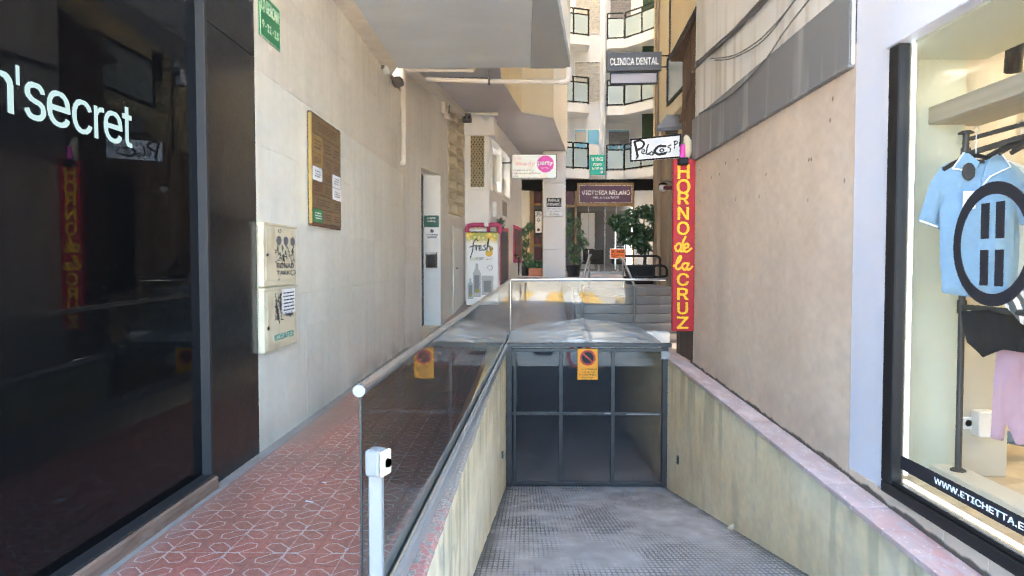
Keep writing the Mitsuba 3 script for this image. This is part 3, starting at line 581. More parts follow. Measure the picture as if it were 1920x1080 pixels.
# poster standee
po = thing('poster_stand', "tall advertising board reading 'fresh' with yellow flowers and grey bottles", 'advertising board')
a, b = onY(874, 436, 16.0), onY(934, 572, 16.0); w, h = b[0] - a[0], a[2] - b[2]; o = np.array(((a[0] + b[0]) / 2, 16.0, (a[2] + b[2]) / 2))
part(po, 'board', frame_mesh(bx(-w / 2, w / 2, -h / 2, h / 2, -.14, 0, .008), o, EX, EZ), 'poster_print')
part(po, 'top_edge', frame_mesh(bx(-w / 2, w / 2, h / 2 + .001, h / 2 + .02, -.14, .004), o, EX, EZ), 'black_paint')
S = w / 60
def pp(px, py): return ((px - 904) * S, (504 - py) * S)
fresh = [[pp(882, 482), pp(886, 470), pp(888, 455), pp(893, 448), pp(896, 451)], [pp(881, 463), pp(887, 461), pp(893, 460)], [pp(892, 461), pp(893, 469), pp(894, 463), pp(898, 460)], [pp(898, 467), pp(902, 464), pp(901, 460), pp(898, 464), pp(900, 470), pp(905, 467)], [pp(911, 459), pp(907, 461), pp(911, 466), pp(906, 470)], [pp(913, 470), pp(914, 456), pp(917, 447), pp(915, 462), pp(918, 461), pp(920, 469), pp(924, 465)]]
part(po, 'lettering', frame_mesh(ext(strokes(fresh, 1.9 * S), .003), o + [0, -.001, 0], EX, EZ), 'ink')
part(po, 'orange_slice', frame_mesh(ext(Point(*pp(917, 474)).buffer(7 * S).intersection(sbox(-9, -9, 9, pp(0, 470)[1])).union(Point(*pp(921, 466)).buffer(4 * S)), .002), o + [0, -.0005, 0], EX, EZ), 'poster_yellow')
part(po, 'lettering', frame_mesh(at2(text('YELLOW', 17 * S, 6 * S, .003, True), *pp(888, 485)), o, EX, EZ), 'poster_olive')
each(po, 'lettering', [at2(text('SHOT', 11 * S, 6 * S, .003, True), *pp(903, 485)), at2(text('vit C', 12 * S, 4 * S, .003), *pp(917, 486))], o, EX, EZ, 'ink_grey')
def bottle(px, pb, wd, ht): 
    x, yb0 = pp(px, pb); W, H = wd * S, ht * S; return unary_union([sbox(x - W / 2, yb0, x + W / 2, yb0 + H * .72).buffer(1 * S), Polygon([(x - W / 2, yb0 + H * .72), (x + W / 2, yb0 + H * .72), (x + W * .2, yb0 + H * .86), (x - W * .2, yb0 + H * .86)]), sbox(x - W * .2, yb0 + H * .84, x + W * .2, yb0 + H)])
each(po, 'bottle_print', [ext(bottle(894, 556, 13, 62), .002), ext(bottle(882, 560, 9, 38), .002), ext(sbox(*pp(904, 552), *pp(924, 518)).buffer(S), .002)], o, EX, EZ, 'poster_grey')
each(po, 'bottle_label', [ext(sbox(*pp(889, 548), *pp(899, 516)), .003), ext(sbox(*pp(879, 556), *pp(885, 535)), .003), ext(sbox(*pp(907, 548), *pp(921, 526)), .003), ext(Point(*pp(919, 502)).buffer(5 * S).difference(Point(*pp(919, 502)).buffer(3.8 * S)), .003)], o, EX, EZ, 'poster_dark')
each(po, 'label_print', [ext(Point(*pp(894, 545)).buffer(4 * S), .004), ext(Point(*pp(882, 554)).buffer(2.6 * S), .004)], o, EX, EZ, 'poster_olive')
pk = thing('tubular_rack', 'pink tubular frame above the advertising board with a small lamp', 'frame')
part(pk, 'tube', tube(curve([onY(876, 436, 16.3), onY(877, 426, 16.3), onY(886, 422, 16.3), onY(915, 422, 16.3), onY(925, 421, 16.3), onY(936, 424, 16.3), onY(937, 438, 16.3)], 5), .055, 10), 'pink', smooth=50)
part(pk, 'upright', tube([onY(916, 424, 16.3), onY(916, 438, 16.3)], .04, 8), 'pink', smooth=50)
part(pk, 'lamp', bx(*sorted((onY(908, 424, 16.2)[0], onY(916, 424, 16.2)[0])), 16.14, 16.26, onY(912, 425, 16.2)[2], onY(912, 416, 16.2)[2], .01), 'white_print')

# leaf helper
def leaves(centres, radii, n, size, rng, flat=.8):
    V, F = [], []
    for i in range(n):
        k = rng.choice(len(centres)); d = rng.normal(size=3); d /= np.linalg.norm(d)
        p = np.array(centres[k]) + d * np.array(radii[k]) * rng.uniform(.35, 1) ** .6
        a = rng.normal(size=3); a[2] = -abs(a[2]) * .7; a /= np.linalg.norm(a); b = np.cross(a, rng.normal(size=3)); b /= np.linalg.norm(b); nn = np.cross(a, b)
        s = size * rng.uniform(.6, 1.3); q = len(V)
        V += [p, p + a * s * .5 + b * s * .24 + nn * s * .06, p + a * s, p + a * s * .5 - b * s * .24 + nn * s * .06]; F += [[q, q + 1, q + 2], [q, q + 2, q + 3]]
    return trimesh.Trimesh(V, F, process=False)
nr = np.random.default_rng(11)
p_ = onY(937, 420, 16.55)
single('hanging_wreath', leaves([p_], [(.1, .06, .16)], 160, .07, nr), 'leaf', 'dark green leafy bunch fixed beside the advertising board', 'plant')

# Beauty party sign
bp = thing('beauty_party_sign', "white projecting box sign reading 'Beauty party' with a magenta disc", 'sign')
a, b = onY(960, 290, 17.3), onY(1043, 334, 17.3); w, h = b[0] - a[0], a[2] - b[2]; o = np.array(((a[0] + b[0]) / 2, 17.3, (a[2] + b[2]) / 2))
k = part(bp, 'box', frame_mesh(bx(-w / 2, w / 2, -h / 2, h / 2, -.16, 0, .006), o, EX, EZ), 'party_board'); scene[k]['emitter'] = emit(.0022, .0022, .002)
part(bp, 'trim', frame_mesh(ext(sbox(-w / 2, -h / 2, w / 2, h / 2).buffer(.012, join_style=2).difference(sbox(-w / 2, -h / 2, w / 2, h / 2).buffer(-.008)), .012, -.006), o, EX, EZ), 'shutter_grey')
part(bp, 'magenta_disc', frame_mesh(ext(Point(w * .255, h * .1).buffer(h * .36, 24), .003), o, EX, EZ), 'magenta')
part(bp, 'lettering', frame_mesh(at2(text('Beauty', w * .43, h * .2, .004), -w * .2, h * .1), o, EX, EZ), 'light_pink')
each(bp, 'lettering', [at2(text('party', w * .34, h * .22, .007, True), w * .25, h * .12), at2(text('cosmetics', w * .2, h * .05, .005), w * .25, -h * .06)], o, EX, EZ, 'white_print')
each(bp, 'lettering', [at2(text('Extensiones de Pelo', w * .46, h * .075), -w * .24, -h * .16), at2(text('Asesoramiento de Pestañas', w * .62, h * .075), -w * .16, -h * .29), at2(text('Uñas', w * .12, h * .075), -w * .41, -h * .41)], o, EX, EZ, 'ink_grey')
part(bp, 'bracket', tube([o + [-w / 2 - .25, .08, .1], o + [-w / 2, .08, .1]], .02, 8), 'gate_frame', smooth=40)

# ------------------------------------------------------------------ things on the left wall
def lrect(pl, pr, ptop, pbot): return onX(pl, 300, LX)[1], onX(pr, 300, LX)[1], ptop[2], pbot[2]
# street plate
sp = thing('street_plate', "green street plate reading 'C/ GERONA 9-11-13' high on the left wall", 'sign')
ya, yb2 = onX(484, 40, LX)[1], onX(522, 50, LX)[1]; zt_, zb_ = onX(521, 19, LX)[2], onX(484, 64, LX)[2]; w, h = yb2 - ya, zt_ - zb_; o = np.array((LX + .003, (ya + yb2) / 2, (zt_ + zb_) / 2))
part(sp, 'plate', frame_mesh(bx(-w / 2, w / 2, -h / 2, h / 2, 0, .012, .003), o, EYv, EZ), 'sign_green')
part(sp, 'border', frame_mesh(ext(sbox(-w / 2, -h / 2, w / 2, h / 2).difference(sbox(-w / 2, -h / 2, w / 2, h / 2).buffer(-.007)), .003, .0115), o, EYv, EZ), 'pale_green')
each(sp, 'lettering', [at2(text('C/ GERONA', w * .88, h * .33, .003), 0, h * .24), at2(text('9-11-13', w * .8, h * .19, .003), 0, -h * .2)], o + [.012, 0, 0], EYv, EZ, 'pale_green')
# brass directory board
db = thing('brass_directory', 'tall framed board of brass nameplates on the left wall', 'directory board')
ya, yb2 = onX(576, 300, LX)[1], onX(632, 300, LX)[1]; zt_, zb_ = onX(576, 202, LX + .04)[2], onX(579, 421, LX + .04)[2]; w, h = yb2 - ya, zt_ - zb_; o = np.array((LX + .003, ya, zb_))
part(db, 'backing', frame_mesh(bx(0, w, 0, h, 0, .035, .004), o, EYv, EZ), 'wood_trim')
part(db, 'gold_edge', frame_mesh(bx(-.012, .004, .02, h - .02, .012, .045, .002), o, EYv, EZ), 'brass_gold')
rws = [(1.0, .83, [('brass', 0, 1)]), (.83, .655, [('brass_gold', 0, .34), ('brass', .34, .67), ('brass', .67, 1)]), (.655, .535, [('brass_gold', 0, .34), ('brass', .34, .67), ('brass', .67, 1)]),
       (.535, .405, [('white_print', .02, .32), ('brass', .34, .67), ('white_print', .69, .98)]), (.405, .28, [('brass_copper', 0, .34), ('brass', .34, .67), ('white_print', .68, 1.02)]), (.28, .15, [('brass', 0, .67), ('brass', .67, 1)]), (.15, .02, [('sign_green', .02, .32), ('brass', .34, .67), ('brass', .67, 1)])]
rng = random.Random(5)
for t, bt, cells in rws:
    for mt, c0, c1 in cells:
        W, H = (c1 - c0) * (w - .03), (t - bt) * (h - .03)
        oo = o + [0, .018 + c0 * (w - .03), .012 + bt * (h - .03)]
        pk_ = part(db, 'nameplate', frame_mesh(bx(.003, W - .003, .003, H - .003, .035, .042, .0015), oo, EYv, EZ), mt, label={'white_print': 'white paper notice', 'sign_green': 'green nameplate', 'brass_copper': 'copper toned nameplate'}.get(mt))
        part(pk_, 'print', frame_mesh(at2(dashes(W * .7, H * .55, 3, rng, .0012, .3), W / 2, H / 2, .042), oo, EYv, EZ), {'white_print': 'ink_grey', 'sign_green': 'white_print'}.get(mt, 'wood_trim'))
# meter boxes
ym0, ym1 = onX(494, 500, LX + .05)[1], onX(555, 500, LX + .05)[1]
zz0 = [onX(495, 417, LX + .05)[2], onX(495, 540, LX + .05)[2], onX(496, 664, LX + .05)[2]]
rng = random.Random(8)
for q, (zt_, zb_) in enumerate(((zz0[0], zz0[1] + .006), (zz0[1] - .006, zz0[2]))):
    t = thing('meter_cabinet', ('upper cream meter cabinet on the left wall, tagged with black graffiti', 'lower cream meter cabinet with a pasted notice and a teal tag')[q], 'meter cabinet')
    w, h = ym1 - ym0, zt_ - zb_; o = np.array((LX + .002, ym0, zb_))
    part(t, 'body', frame_mesh(bx(0, w, 0, h, 0, .05, .008), o, EYv, EZ), 'cream_plastic')
    part(t, 'door', frame_mesh(bx(.05, w - .03, .05, h - .03, .05, .056, .003), o, EYv, EZ), 'cream_plastic')
    part(t, 'rim', frame_mesh(bx(-.008, w + .008, h - .018, h + .004, -.001, .06, .004), o, EYv, EZ), 'cream_plastic')
    part(t, 'lock', frame_mesh(at2(lathe([(0, .012), (.013, .012), (.016, 0), (0, 0)], 14), .065, h * (.5 if q == 0 else .38), .05), o, EYv, EZ), 'ink_grey', smooth=30)
    g = []
    if q == 0:
        part(t, 'meter_window', frame_mesh(cat([ext(affinity.scale(Point(w * x_, h * .74).buffer(1), w * .075, h * .075), .002, .056) for x_ in (.42, .64, .86)]), o, EYv, EZ), 'ink_grey')
        for i in range(34):
            x_, y_ = rng.uniform(.3, .9) * w, rng.uniform(.36, .66) * h; g.append([(x_, y_), (x_ + rng.uniform(-.05, .05), y_ + rng.uniform(-.05, .05)), (x_ + rng.uniform(-.05, .05), y_ + rng.uniform(-.06, .02))])
        lets = cat([at2(text('RONAD', w * .55, h * .09, .002, True), w * .62, h * .33), at2(text('TAKK', w * .42, h * .075, .002, True), w * .55, h * .21), at2(text('J', w * .05, h * .06, .002), w * .4, h * .12), at2(text('O', w * .1, h * .06, .002, True), w * .45, h * .9)])
        ring_ = ext(affinity.scale(Point(w * .86, h * .21).buffer(1), w * .09, h * .05).difference(affinity.scale(Point(w * .86, h * .21).buffer(1), w * .075, h * .038)), .002, .0)
        part(t, 'graffiti', frame_mesh(cat([ext(strokes(g, .006), .002, .056), moved(lets, 0, 0, .056), moved(ring_, 0, 0, .056)]), o, EYv, EZ), 'ink')
    else:
        for i in range(26):
            x_, y_ = rng.uniform(.28, .46) * w, rng.uniform(.52, .92) * h; g.append([(x_, y_), (x_ + rng.uniform(-.02, .03), y_ + rng.uniform(-.09, .0)), (x_ + rng.uniform(-.03, .05), y_ + rng.uniform(-.09, .06))])
        for i in range(12): x_, y_ = rng.uniform(.4, .85) * w, rng.uniform(.5, .56) * h; g.append([(x_, y_), (x_ + .02, y_ + .02), (x_ + .05, y_ - .01)])
        part(t, 'graffiti', frame_mesh(ext(strokes(g, .009), .002, .056), o, EYv, EZ), 'ink')
        nt_ = part(t, 'notice', frame_mesh(bx(w * .5, w * .92, h * .55, h * .96, .056, .058), o, EYv, EZ), 'white_print', label='white pasted notice')
        part(nt_, 'print', frame_mesh(at2(dashes(w * .36, h * .34, 6, rng, .001, .38), w * .71, h * .755, .058), o, EYv, EZ), 'ink')
        part(t, 'teal_tag', frame_mesh(at2(text('KOSAFE2', w * .6, h * .1, .002, True), w * .56, h * .2, .056), o, EYv, EZ), 'teal_ink', label='teal graffiti tag')
# pipes
P = lambda px, py, Y: onY(px, py, Y)
yp = 11.9
dp = thing('drain_pipe', 'white plastic drain pipe running down the left wall, bent into it at its foot', 'pipe')
xp = LX + .06
zt_, zb_ = 4.9, onX(757, 296, xp)[2]; yp = onX(757, 250, xp)[1]
part(dp, 'pipe', tube([(xp, yp, zt_), (xp, yp, zb_)], .05, 14), 'pvc', smooth=40)
part(dp, 'elbow', tube(curve([(xp, yp, zb_), (xp, yp, zb_ - .06), (xp - .02, yp, zb_ - .1), (xp - .1, yp, zb_ - .11)], 5), .058, 14), 'pvc', smooth=40)
for z in (zb_ + .02, 4.2): part(dp, 'collar', tube([(xp, yp, z), (xp, yp, z + .08)], .059, 14), 'pvc', smooth=40)
hp1 = thing('overhead_pipe', 'short white pipe under the far edge of the light soffit', 'pipe')
a, b = P(762, 131, 10.72), P(885, 131, 10.72); part(hp1, 'pipe', tube([a, b], .032, 12), 'pvc', smooth=40); part(hp1, 'elbow', tube(curve([b - [.1, 0, 0], b, b + [.02, 0, .12]], 5), .042, 12), 'pvc', smooth=40); part(hp1, 'joint', tube([P(820, 131, 10.72), P(826, 131, 10.72)], .038, 12), 'pvc', smooth=40)
hp2 = thing('overhead_pipe', 'long beige pipe crossing the alley below the soffit, bent up at its right end', 'pipe')
a, b = P(800, 149, 10.85), P(1060, 153, 10.3); part(hp2, 'pipe', tube([a, P(930, 153, 10.6), b], .035, 12), 'pvc', smooth=40); part(hp2, 'elbow', tube(curve([b - [.08, 0, 0], b, b + [.045, 0, .05], b + [.05, 0, .2]], 5), .047, 12), 'pvc', smooth=40)
part(hp2, 'clamp', bx(*sorted((P(915, 150, 10.6)[0], P(919, 150, 10.6)[0])), 10.55, 10.65, P(917, 158, 10.6)[2], P(917, 132, 10.6)[2]), 'gate_frame')
part(hp2, 'bracket', tube([P(810, 146, 10.9), P(915, 147, 10.7)], .012, 6), 'gate_frame', smooth=40)
nb = thing('dark_floodlight', 'dark mossy lump of a lamp under the soffit corner, beside the drain pipe', 'lamp')
c = onX(746, 154, LX + .12); m = trimesh.creation.icosphere(3, .095); m.vertices = np.array(m.vertices) * ([1.0, 1.5, .9]) * (1 + .25 * (meshkit.noise(np.array(m.vertices) * 25) - .5)[:, None]); part(nb, 'lamp_head', moved(m, *c), 'cable', smooth=True)
part(nb, 'wire', tube(curve([onX(722, 118, LX + .02), onX(727, 128, LX + .04), onX(736, 142, LX + .03), c]), .008, 6), 'cable', smooth=40)
sl = thing('wall_camera', 'small pale spotlight on the left wall below the soffit', 'lamp')
c = onX(722, 125, LX + .06); part(sl, 'head', frame_mesh(lathe([(0, 0), (.04, 0), (.05, .12), (0, .12)], 14), c, (0, .4, .9), (1, 0, 0)), 'white_paint', smooth=30); part(sl, 'mount', bx(LX, LX + .05, c[1] - .03, c[1] + .03, c[2] - .03, c[2] + .05, .005), 'ink_grey')
wc = thing('wall_junction', 'small cream security camera with a dangling cable, left of the lattice blocks', 'camera')
qq = L2(832); c = np.array((*(qq + nrm * .08), zz(222, qq[1])))
part(wc, 'body', tube([c + [0, -.12, 0], c + [.05, .12, 0]], .06, 12), 'pvc', smooth=40); part(wc, 'box', bx(c[0] - .1, c[0] - .01, c[1] - .2, c[1] - .1, c[2] + .05, c[2] + .35, .01), 'pvc'); part(wc, 'cable', tube(curve([c + [-.05, -.15, .35], c + [-.03, -.2, .7], c + [.0, .0, .95], c + [.05, .2, .6], c + [.03, .1, .1]]), .01, 6), 'cable', smooth=40)
qq = L2(872); fl = thing('soffit_floodlight', 'grey floodlight box under the beam above the mesh vent', 'lamp')
a, b = onY(868, 214, 16.3), onY(884, 229, 16.3); part(fl, 'housing', bx(a[0], b[0], 16.2, 16.4, b[2], a[2], .01), 'grey_board'); part(fl, 'lens', cat([ext(Point(x_, 0).buffer(.03), .01) for x_ in (.05, .15)]).apply_transform([[1, 0, 0, a[0]], [0, 0, -1, 16.2], [0, 1, 0, (a[2] + b[2]) / 2], [0, 0, 0, 1]]), 'black_paint')
# recess plaques on the jamb (faces the street)
yj = pb[1] - .004
def jrect(x0, y0, x1, y1): a, b = onY(x0, y0, yj), onY(x1, y1, yj); return b[0] - a[0], a[2] - b[2], np.array(((a[0] + b[0]) / 2, yj, (a[2] + b[2]) / 2))
w, h, o = jrect(795, 404, 823, 426); t = thing('green_plaque', 'dark green plaque with white lettering in the doorway', 'sign'); part(t, 'plate', frame_mesh(bx(-w / 2, w / 2, -h / 2, h / 2, 0, .01, .002), o, EX, EZ), 'sign_green_dark'); each(t, 'lettering', [at2(text('campus', w * .55, h * .2, .002, True), 0, h * .25), at2(text('training', w * .55, h * .2, .002, True), 0, 0)], o + [0, -.01, 0], EX, EZ, 'white_print')
w, h, o = jrect(796, 427, 824, 449); t = thing('white_plaque', 'white notice plaque below the green one in the doorway', 'sign'); part(t, 'plate', frame_mesh(bx(-w / 2, w / 2, -h / 2, h / 2, 0, .01, .002), o, EX, EZ), 'white_print'); part(t, 'emblem', frame_mesh(ext(Point(0, h * .22).buffer(h * .16), .002, .01), o, EX, EZ), 'ink_grey'); part(t, 'print', frame_mesh(at2(dashes(w * .75, h * .4, 3, rng, .002), 0, -h * .22, .01), o, EX, EZ), 'ink_grey')
w, h, o = jrect(799, 473, 820, 502); t = thing('letter_box', 'dark bronze letter box with a bright metal lip in the doorway', 'letter box'); part(t, 'body', frame_mesh(bx(-w / 2, w / 2, -h / 2, h / 2, 0, .08, .01), o, EX, EZ), 'brown_timber'); part(t, 'lip', frame_mesh(bx(-w * .45, w * .45, h * .36, h * .5, .08, .1, .004), o, EX, EZ), 'steel_dull'); part(t, 'flap', frame_mesh(bx(-w * .3, w * .3, -h * .45, h * .3, .08, .09, .004), o, EX, EZ), 'black_paint')

# ------------------------------------------------------------------ right building
rb = thing('right_building', 'beige plastered building on the right with a grey fascia band', 'building')
y0r, y1r = 5.33, 10.28
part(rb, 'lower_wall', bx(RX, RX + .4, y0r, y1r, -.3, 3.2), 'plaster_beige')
zb0_, zb1_ = 3.055, 3.64
part(rb, 'fascia_panel', bx(RX - .035, RX + .3, y0r + .04, 8.05, zb0_, zb1_, .006), 'band_grey'); part(rb, 'fascia_panel', bx(RX - .035, RX + .3, 8.056, y1r + .05, zb0_, zb1_, .006), 'band_grey')
part(rb, 'drip_edge', bx(RX - .05, RX + .1, y0r + .02, y1r + .05, zb0_ - .03, zb0_ - .002, .005), 'band_grey')
part(rb, 'upper_wall', bx(RX - .005, RX + 3, y0r + .1, y1r - .02, zb1_ - .1, 18), 'plaster_white')
part(rb, 'foam_seam', bx(RX - .03, RX - .001, y0r + .008, y0r + .028, zb0_ - .01, 6, .006), 'plaster_white')
part(rb, 'mass', bx(RX + .4, 9, 7.2, 10.3, -.3, 18), 'plaster_white')
# cables on the white wall
cb = thing('cable_bundle', 'bundle of grey cables clipped along the white upper wall', 'cables')
CX = RX - .03; rng = random.Random(2)
base = [onX(1306, 122, CX), onX(1345, 88, CX), onX(1390, 48, CX), onX(1430, 5, CX), onX(1500, -70, CX)]
for i in range(7):
    part(cb, 'cable', tube(curve([q + np.array((rng.uniform(-.02, .0), rng.uniform(-.03, .03), rng.uniform(-.045, .045))) for q in base], 5), rng.uniform(.007, .014), 6), 'cable' if i % 3 else 'ink_grey', smooth=50)
for i, pts in enumerate(([(1333, 110), (1375, 104), (1420, 78), (1460, 38), (1500, -12)], [(1340, 113), (1370, 110), (1415, 88), (1450, 55), (1490, 0), (1520, -40)], [(1310, 214), (1370, 178), (1430, 118), (1470, 60), (1515, 2), (1560, -55)])):
    single('loose_cable', tube(curve([onX(px, py, RX - .06) for px, py in pts], 6), .007, 6), 'cable', ('upper thin black cable sagging across the white wall', 'middle thin black cable sagging below the upper one', 'lowest black cable drooping over the grey fascia')[i], 'cable', smooth=50)

# right shop front
rs = thing('right_shop', 'lavender painted clothes shop with a black framed lit display window', 'shop')
y2, y3 = 4.80, 5.325
part(rs, 'pilaster', bx(RX - .004, RX + .045, y2 + .003, y3, -.03, 7, .006), 'paint_lavender')
part(rs, 'fascia', bx(RX - .04, RX + .3, .4, y2 + .03, 3.0, 7, .006), 'paint_lavender')
part(rs, 'fascia_sign_panel', bx(RX - .06, RX - .041, .4, 4.1, 3.32, 6, .006), 'paint_lavender')
part(rs, 'upper_mass', bx(RX + .301, 9, .4, 7.2, 3.3, 18), 'plaster_white')
part(rs, 'side_mass', bx(RX + .41, 9, 7.05, 7.19, -.3, 3.3), 'plaster_white')
for i, yy in enumerate(np.arange(.5, 5.3, .4)): part(rs, 'base_tile', bx(RX - .012, RX + .3, yy + .002, min(yy + .398, 5.325), -.3, -.02 if yy > y2 - .2 else -.035, .003), 'plaster_beige')
zs = .048
part(rs, 'frame', bx(RX - .03, RX + .05, .4, y2, -.03, zs, .008), 'black_paint', label='black window frame foot')
part(rs, 'frame_bead', bx(RX - .012, RX + .03, .4, y2 - .12, zs + .001, zs + .03, .005), 'black_paint')
part(rs, 'frame', bx(RX - .03, RX + .05, y2 - .13, y2, zs + .001, 2.998, .008), 'black_paint', label='black upright of the window frame')
part(rs, 'pane', pane4((RX + .012, .4, zs), (RX + .012, y2 - .1, zs), (RX + .012, y2 - .1, 3.05), (RX + .012, .4, 3.05)), 'clear_glass')
part(rs, 'interior_floor', bx(RX + .06, 7, .4, 7.0, -.12, -.05), 'shop_floor')
part(rs, 'window_ledge', bx(RX + .42, RX + .62, .4, 5.0, -.049, .10, .008), 'shop_wall')
part(rs, 'window_bed', bx(RX + .06, RX + .42, .4, 4.98, -.049, .03), 'shop_floor')
part(rs, 'end_wall', bx(RX + .05, 3.12, 5.0, 5.1, -.049, 3.2), 'shop_wall_led_tint')
part(rs, 'pillar', bx(3.122, 3.6, 5.18, 5.5, -.049, 3.2, .008), 'shop_wall')
part(rs, 'back_wall', cat([bx(3.6, 7, 6.9, 7.0, -.049, 3.2), bx(6.9, 7, .5, 6.9, -.049, 3.2), bx(RX + .06, 7, .4, .5, -.049, 3.2)]), 'shop_wall')
part(rs, 'ceiling', bx(RX + .06, 7, .4, 7.0, 3.2, 3.28), 'shop_wall')
part(rs, 'window_soffit', bx(RX + .06, RX + .75, .5, 4.999, 2.98, 3.195), 'shop_wall_led_tint')
def lamp(k, mesh, m, e): scene[k] = mikit.ply(mesh, m); scene[k]['emitter'] = e
for y_ in (1.6, 3.2, 4.6, 6.0):
    for x_ in (3.9, 5.6):
        lamp(numbered(rs + '__ceiling_lamp'), bx(x_ - .16, x_ + .16, y_ - .16, y_ + .16, 3.17, 3.199), 'white_print', emit(.75, .61, .42))
lamp(numbered(rs + '__light_strip'), bx(RX + .055, RX + .075, y2 - .15, y2 - .13, .12, 3.0), 'white_print', emit(.085, .095, .095))
lamp(numbered(rs + '__light_strip'), bx(RX + .04, RX + .058, .5, y2 - .16, zs + .032, zs + .05), 'white_print', emit(.075, .08, .08))
a = onY(1815, 793, 5.17); so = part(rs, 'wall_socket', bx(a[0] - .045, a[0] + .045, 5.16, 5.179, a[2] - .045, a[2] + .045, .005), 'white_print')
part(so, 'socket_face', frame_mesh(lathe([(0, .006), (.02, .006), (.026, 0), (0, 0)], 16), (a[0], 5.16, a[2]), EX, EZ), 'grey_display', smooth=30)
a = onY(1850, 795, 5.1); part(rs, 'wall_box', bx(a[0] - .07, a[0] + .07, 5.07, 5.179, a[2] - .095, a[2] + .095, .01), 'white_paint')
# ring emblem and strip on glass
em = thing('window_emblem', 'black ring emblem with four bars stuck on the right shop window', 'window decal')
c = onX(1853, 458, RX); c2 = onX(1853, 572, RX); R = 1.02 * (c[2] - c2[2]); o = np.array((RX + .008, c[1] - .02, c[2]))
R0 = R * .80
part(em, 'ring', frame_mesh(ext(Point(0, 0).buffer(R, 32).difference(Point(0, 0).buffer(R0, 32)), .003), o, -EYv, EZ), 'ink')
for sx in (-1, 1):
    for sy in (-1, 1): part(em, 'bar', frame_mesh(bx(sx * R * .18 - R * .1, sx * R * .18 + R * .1, sy * R * .38 - R * .29, sy * R * .38 + R * .29, 0, .003), o, -EYv, EZ), 'ink')
us = thing('window_strip', "black strip on the right shop window lettered 'WWW.ETICHETTA.E' in white", 'window decal')
a, b = onX(1687, 853, RX), onX(1687, 879, RX)
zc = (a[2] + b[2]) / 2; hh = a[2] - b[2]; ya = a[1]
part(us, 'strip', bx(RX + .006, RX + .009, .6, ya, zc - hh / 2, zc + hh / 2), 'ink')
yl, yr = onX(1750, 905, RX)[1], onX(1917, 985, RX)[1]
part(us, 'lettering', frame_mesh(text('WWW.ETICHETTA.ES', (yl - yr) * 1.07, hh * .42, .002, True), (RX + .0055, (yl + yr) / 2 - (yl - yr) * .035, zc), -EYv, EZ), 'white_print')
# shelf and rack
wsx, wsy = onX(1732, 221, 2.86)[1], onX(1732, 205, 2.86)[2]
single('display_shelf', bx(2.86, 3.25, .6, wsy, 2.47 if False else onX(1732, 237, 2.86)[2], wsy * 0 + onX(1732, 205, 2.86)[2], .006), 'wood_pale', 'pale wooden plank shelf above the clothes rack', 'shelf') if False else single('display_shelf', bx(2.86, 3.25, .6, wsx, onX(1732, 237, 2.86)[2], wsy, .006), 'wood_pale', 'pale wooden plank shelf above the clothes rack', 'shelf')
rkx, rky = 3.02, 4.83
rk2 = thing('clothes_rack', 'black pipe clothes rack behind the right shop window', 'clothes rack')
zr1, zr2, zr3 = onY(1797, 268, rky)[2], onY(1797, 290, rky)[2], onY(1797, 575, rky)[2]
ztop = onY(1797, 248, rky)[2]
part(rk2, 'upright', tube([(rkx, rky, .10), (rkx, rky, ztop)], .021, 12), 'pipe_black', smooth=40)
for z, tg in ((.101, 0), (ztop - .01, 0)): part(rk2, 'flange', moved(lathe([(0, 0), (.05, 0), (.05, .008), (.028, .02), (0, .02)], 16), rkx, rky, z), 'pipe_black', smooth=30)
part(rk2, 'hanging_bar', tube([(rkx, rky - .05, zr1 + .02), (rkx, .7, zr1 + .02)], .015, 10), 'pipe_black', smooth=40)
part(rk2, 'upper_bar', tube([(rkx, rky, zr2), (rkx - .0, rky - .5, zr2 + .02), (rkx, .7, zr2 + .02)], .02, 10), 'pipe_black', smooth=40)
part(rk2, 'lower_bar', tube([(rkx, rky, zr3), (rkx, .7, zr3)], .02, 10), 'pipe_black', smooth=40)
for z in (zr2, zr3): part(rk2, 'fitting', tube([(rkx, rky, z - .045), (rkx, rky, z + .045)], .03, 12), 'pipe_black', smooth=40)
# track light
tl = thing('track_spotlight', 'black track spotlight hanging in the right shop', 'lamp')
c = onX(1903, 105, 3.4); part(tl, 'head', tube([c + [-.02, -.03, .09], c + [.03, .06, -.09]], .055, 16), 'black_paint', smooth=40); part(tl, 'arm', tube([c + [0, 0, .06], c + [.02, .02, .2]], .014, 8), 'black_paint', smooth=40); part(tl, 'track', bx(c[0] - .5, c[0] + .6, c[1] + .0, c[1] + .05, c[2] + .2, c[2] + .24), 'black_paint')

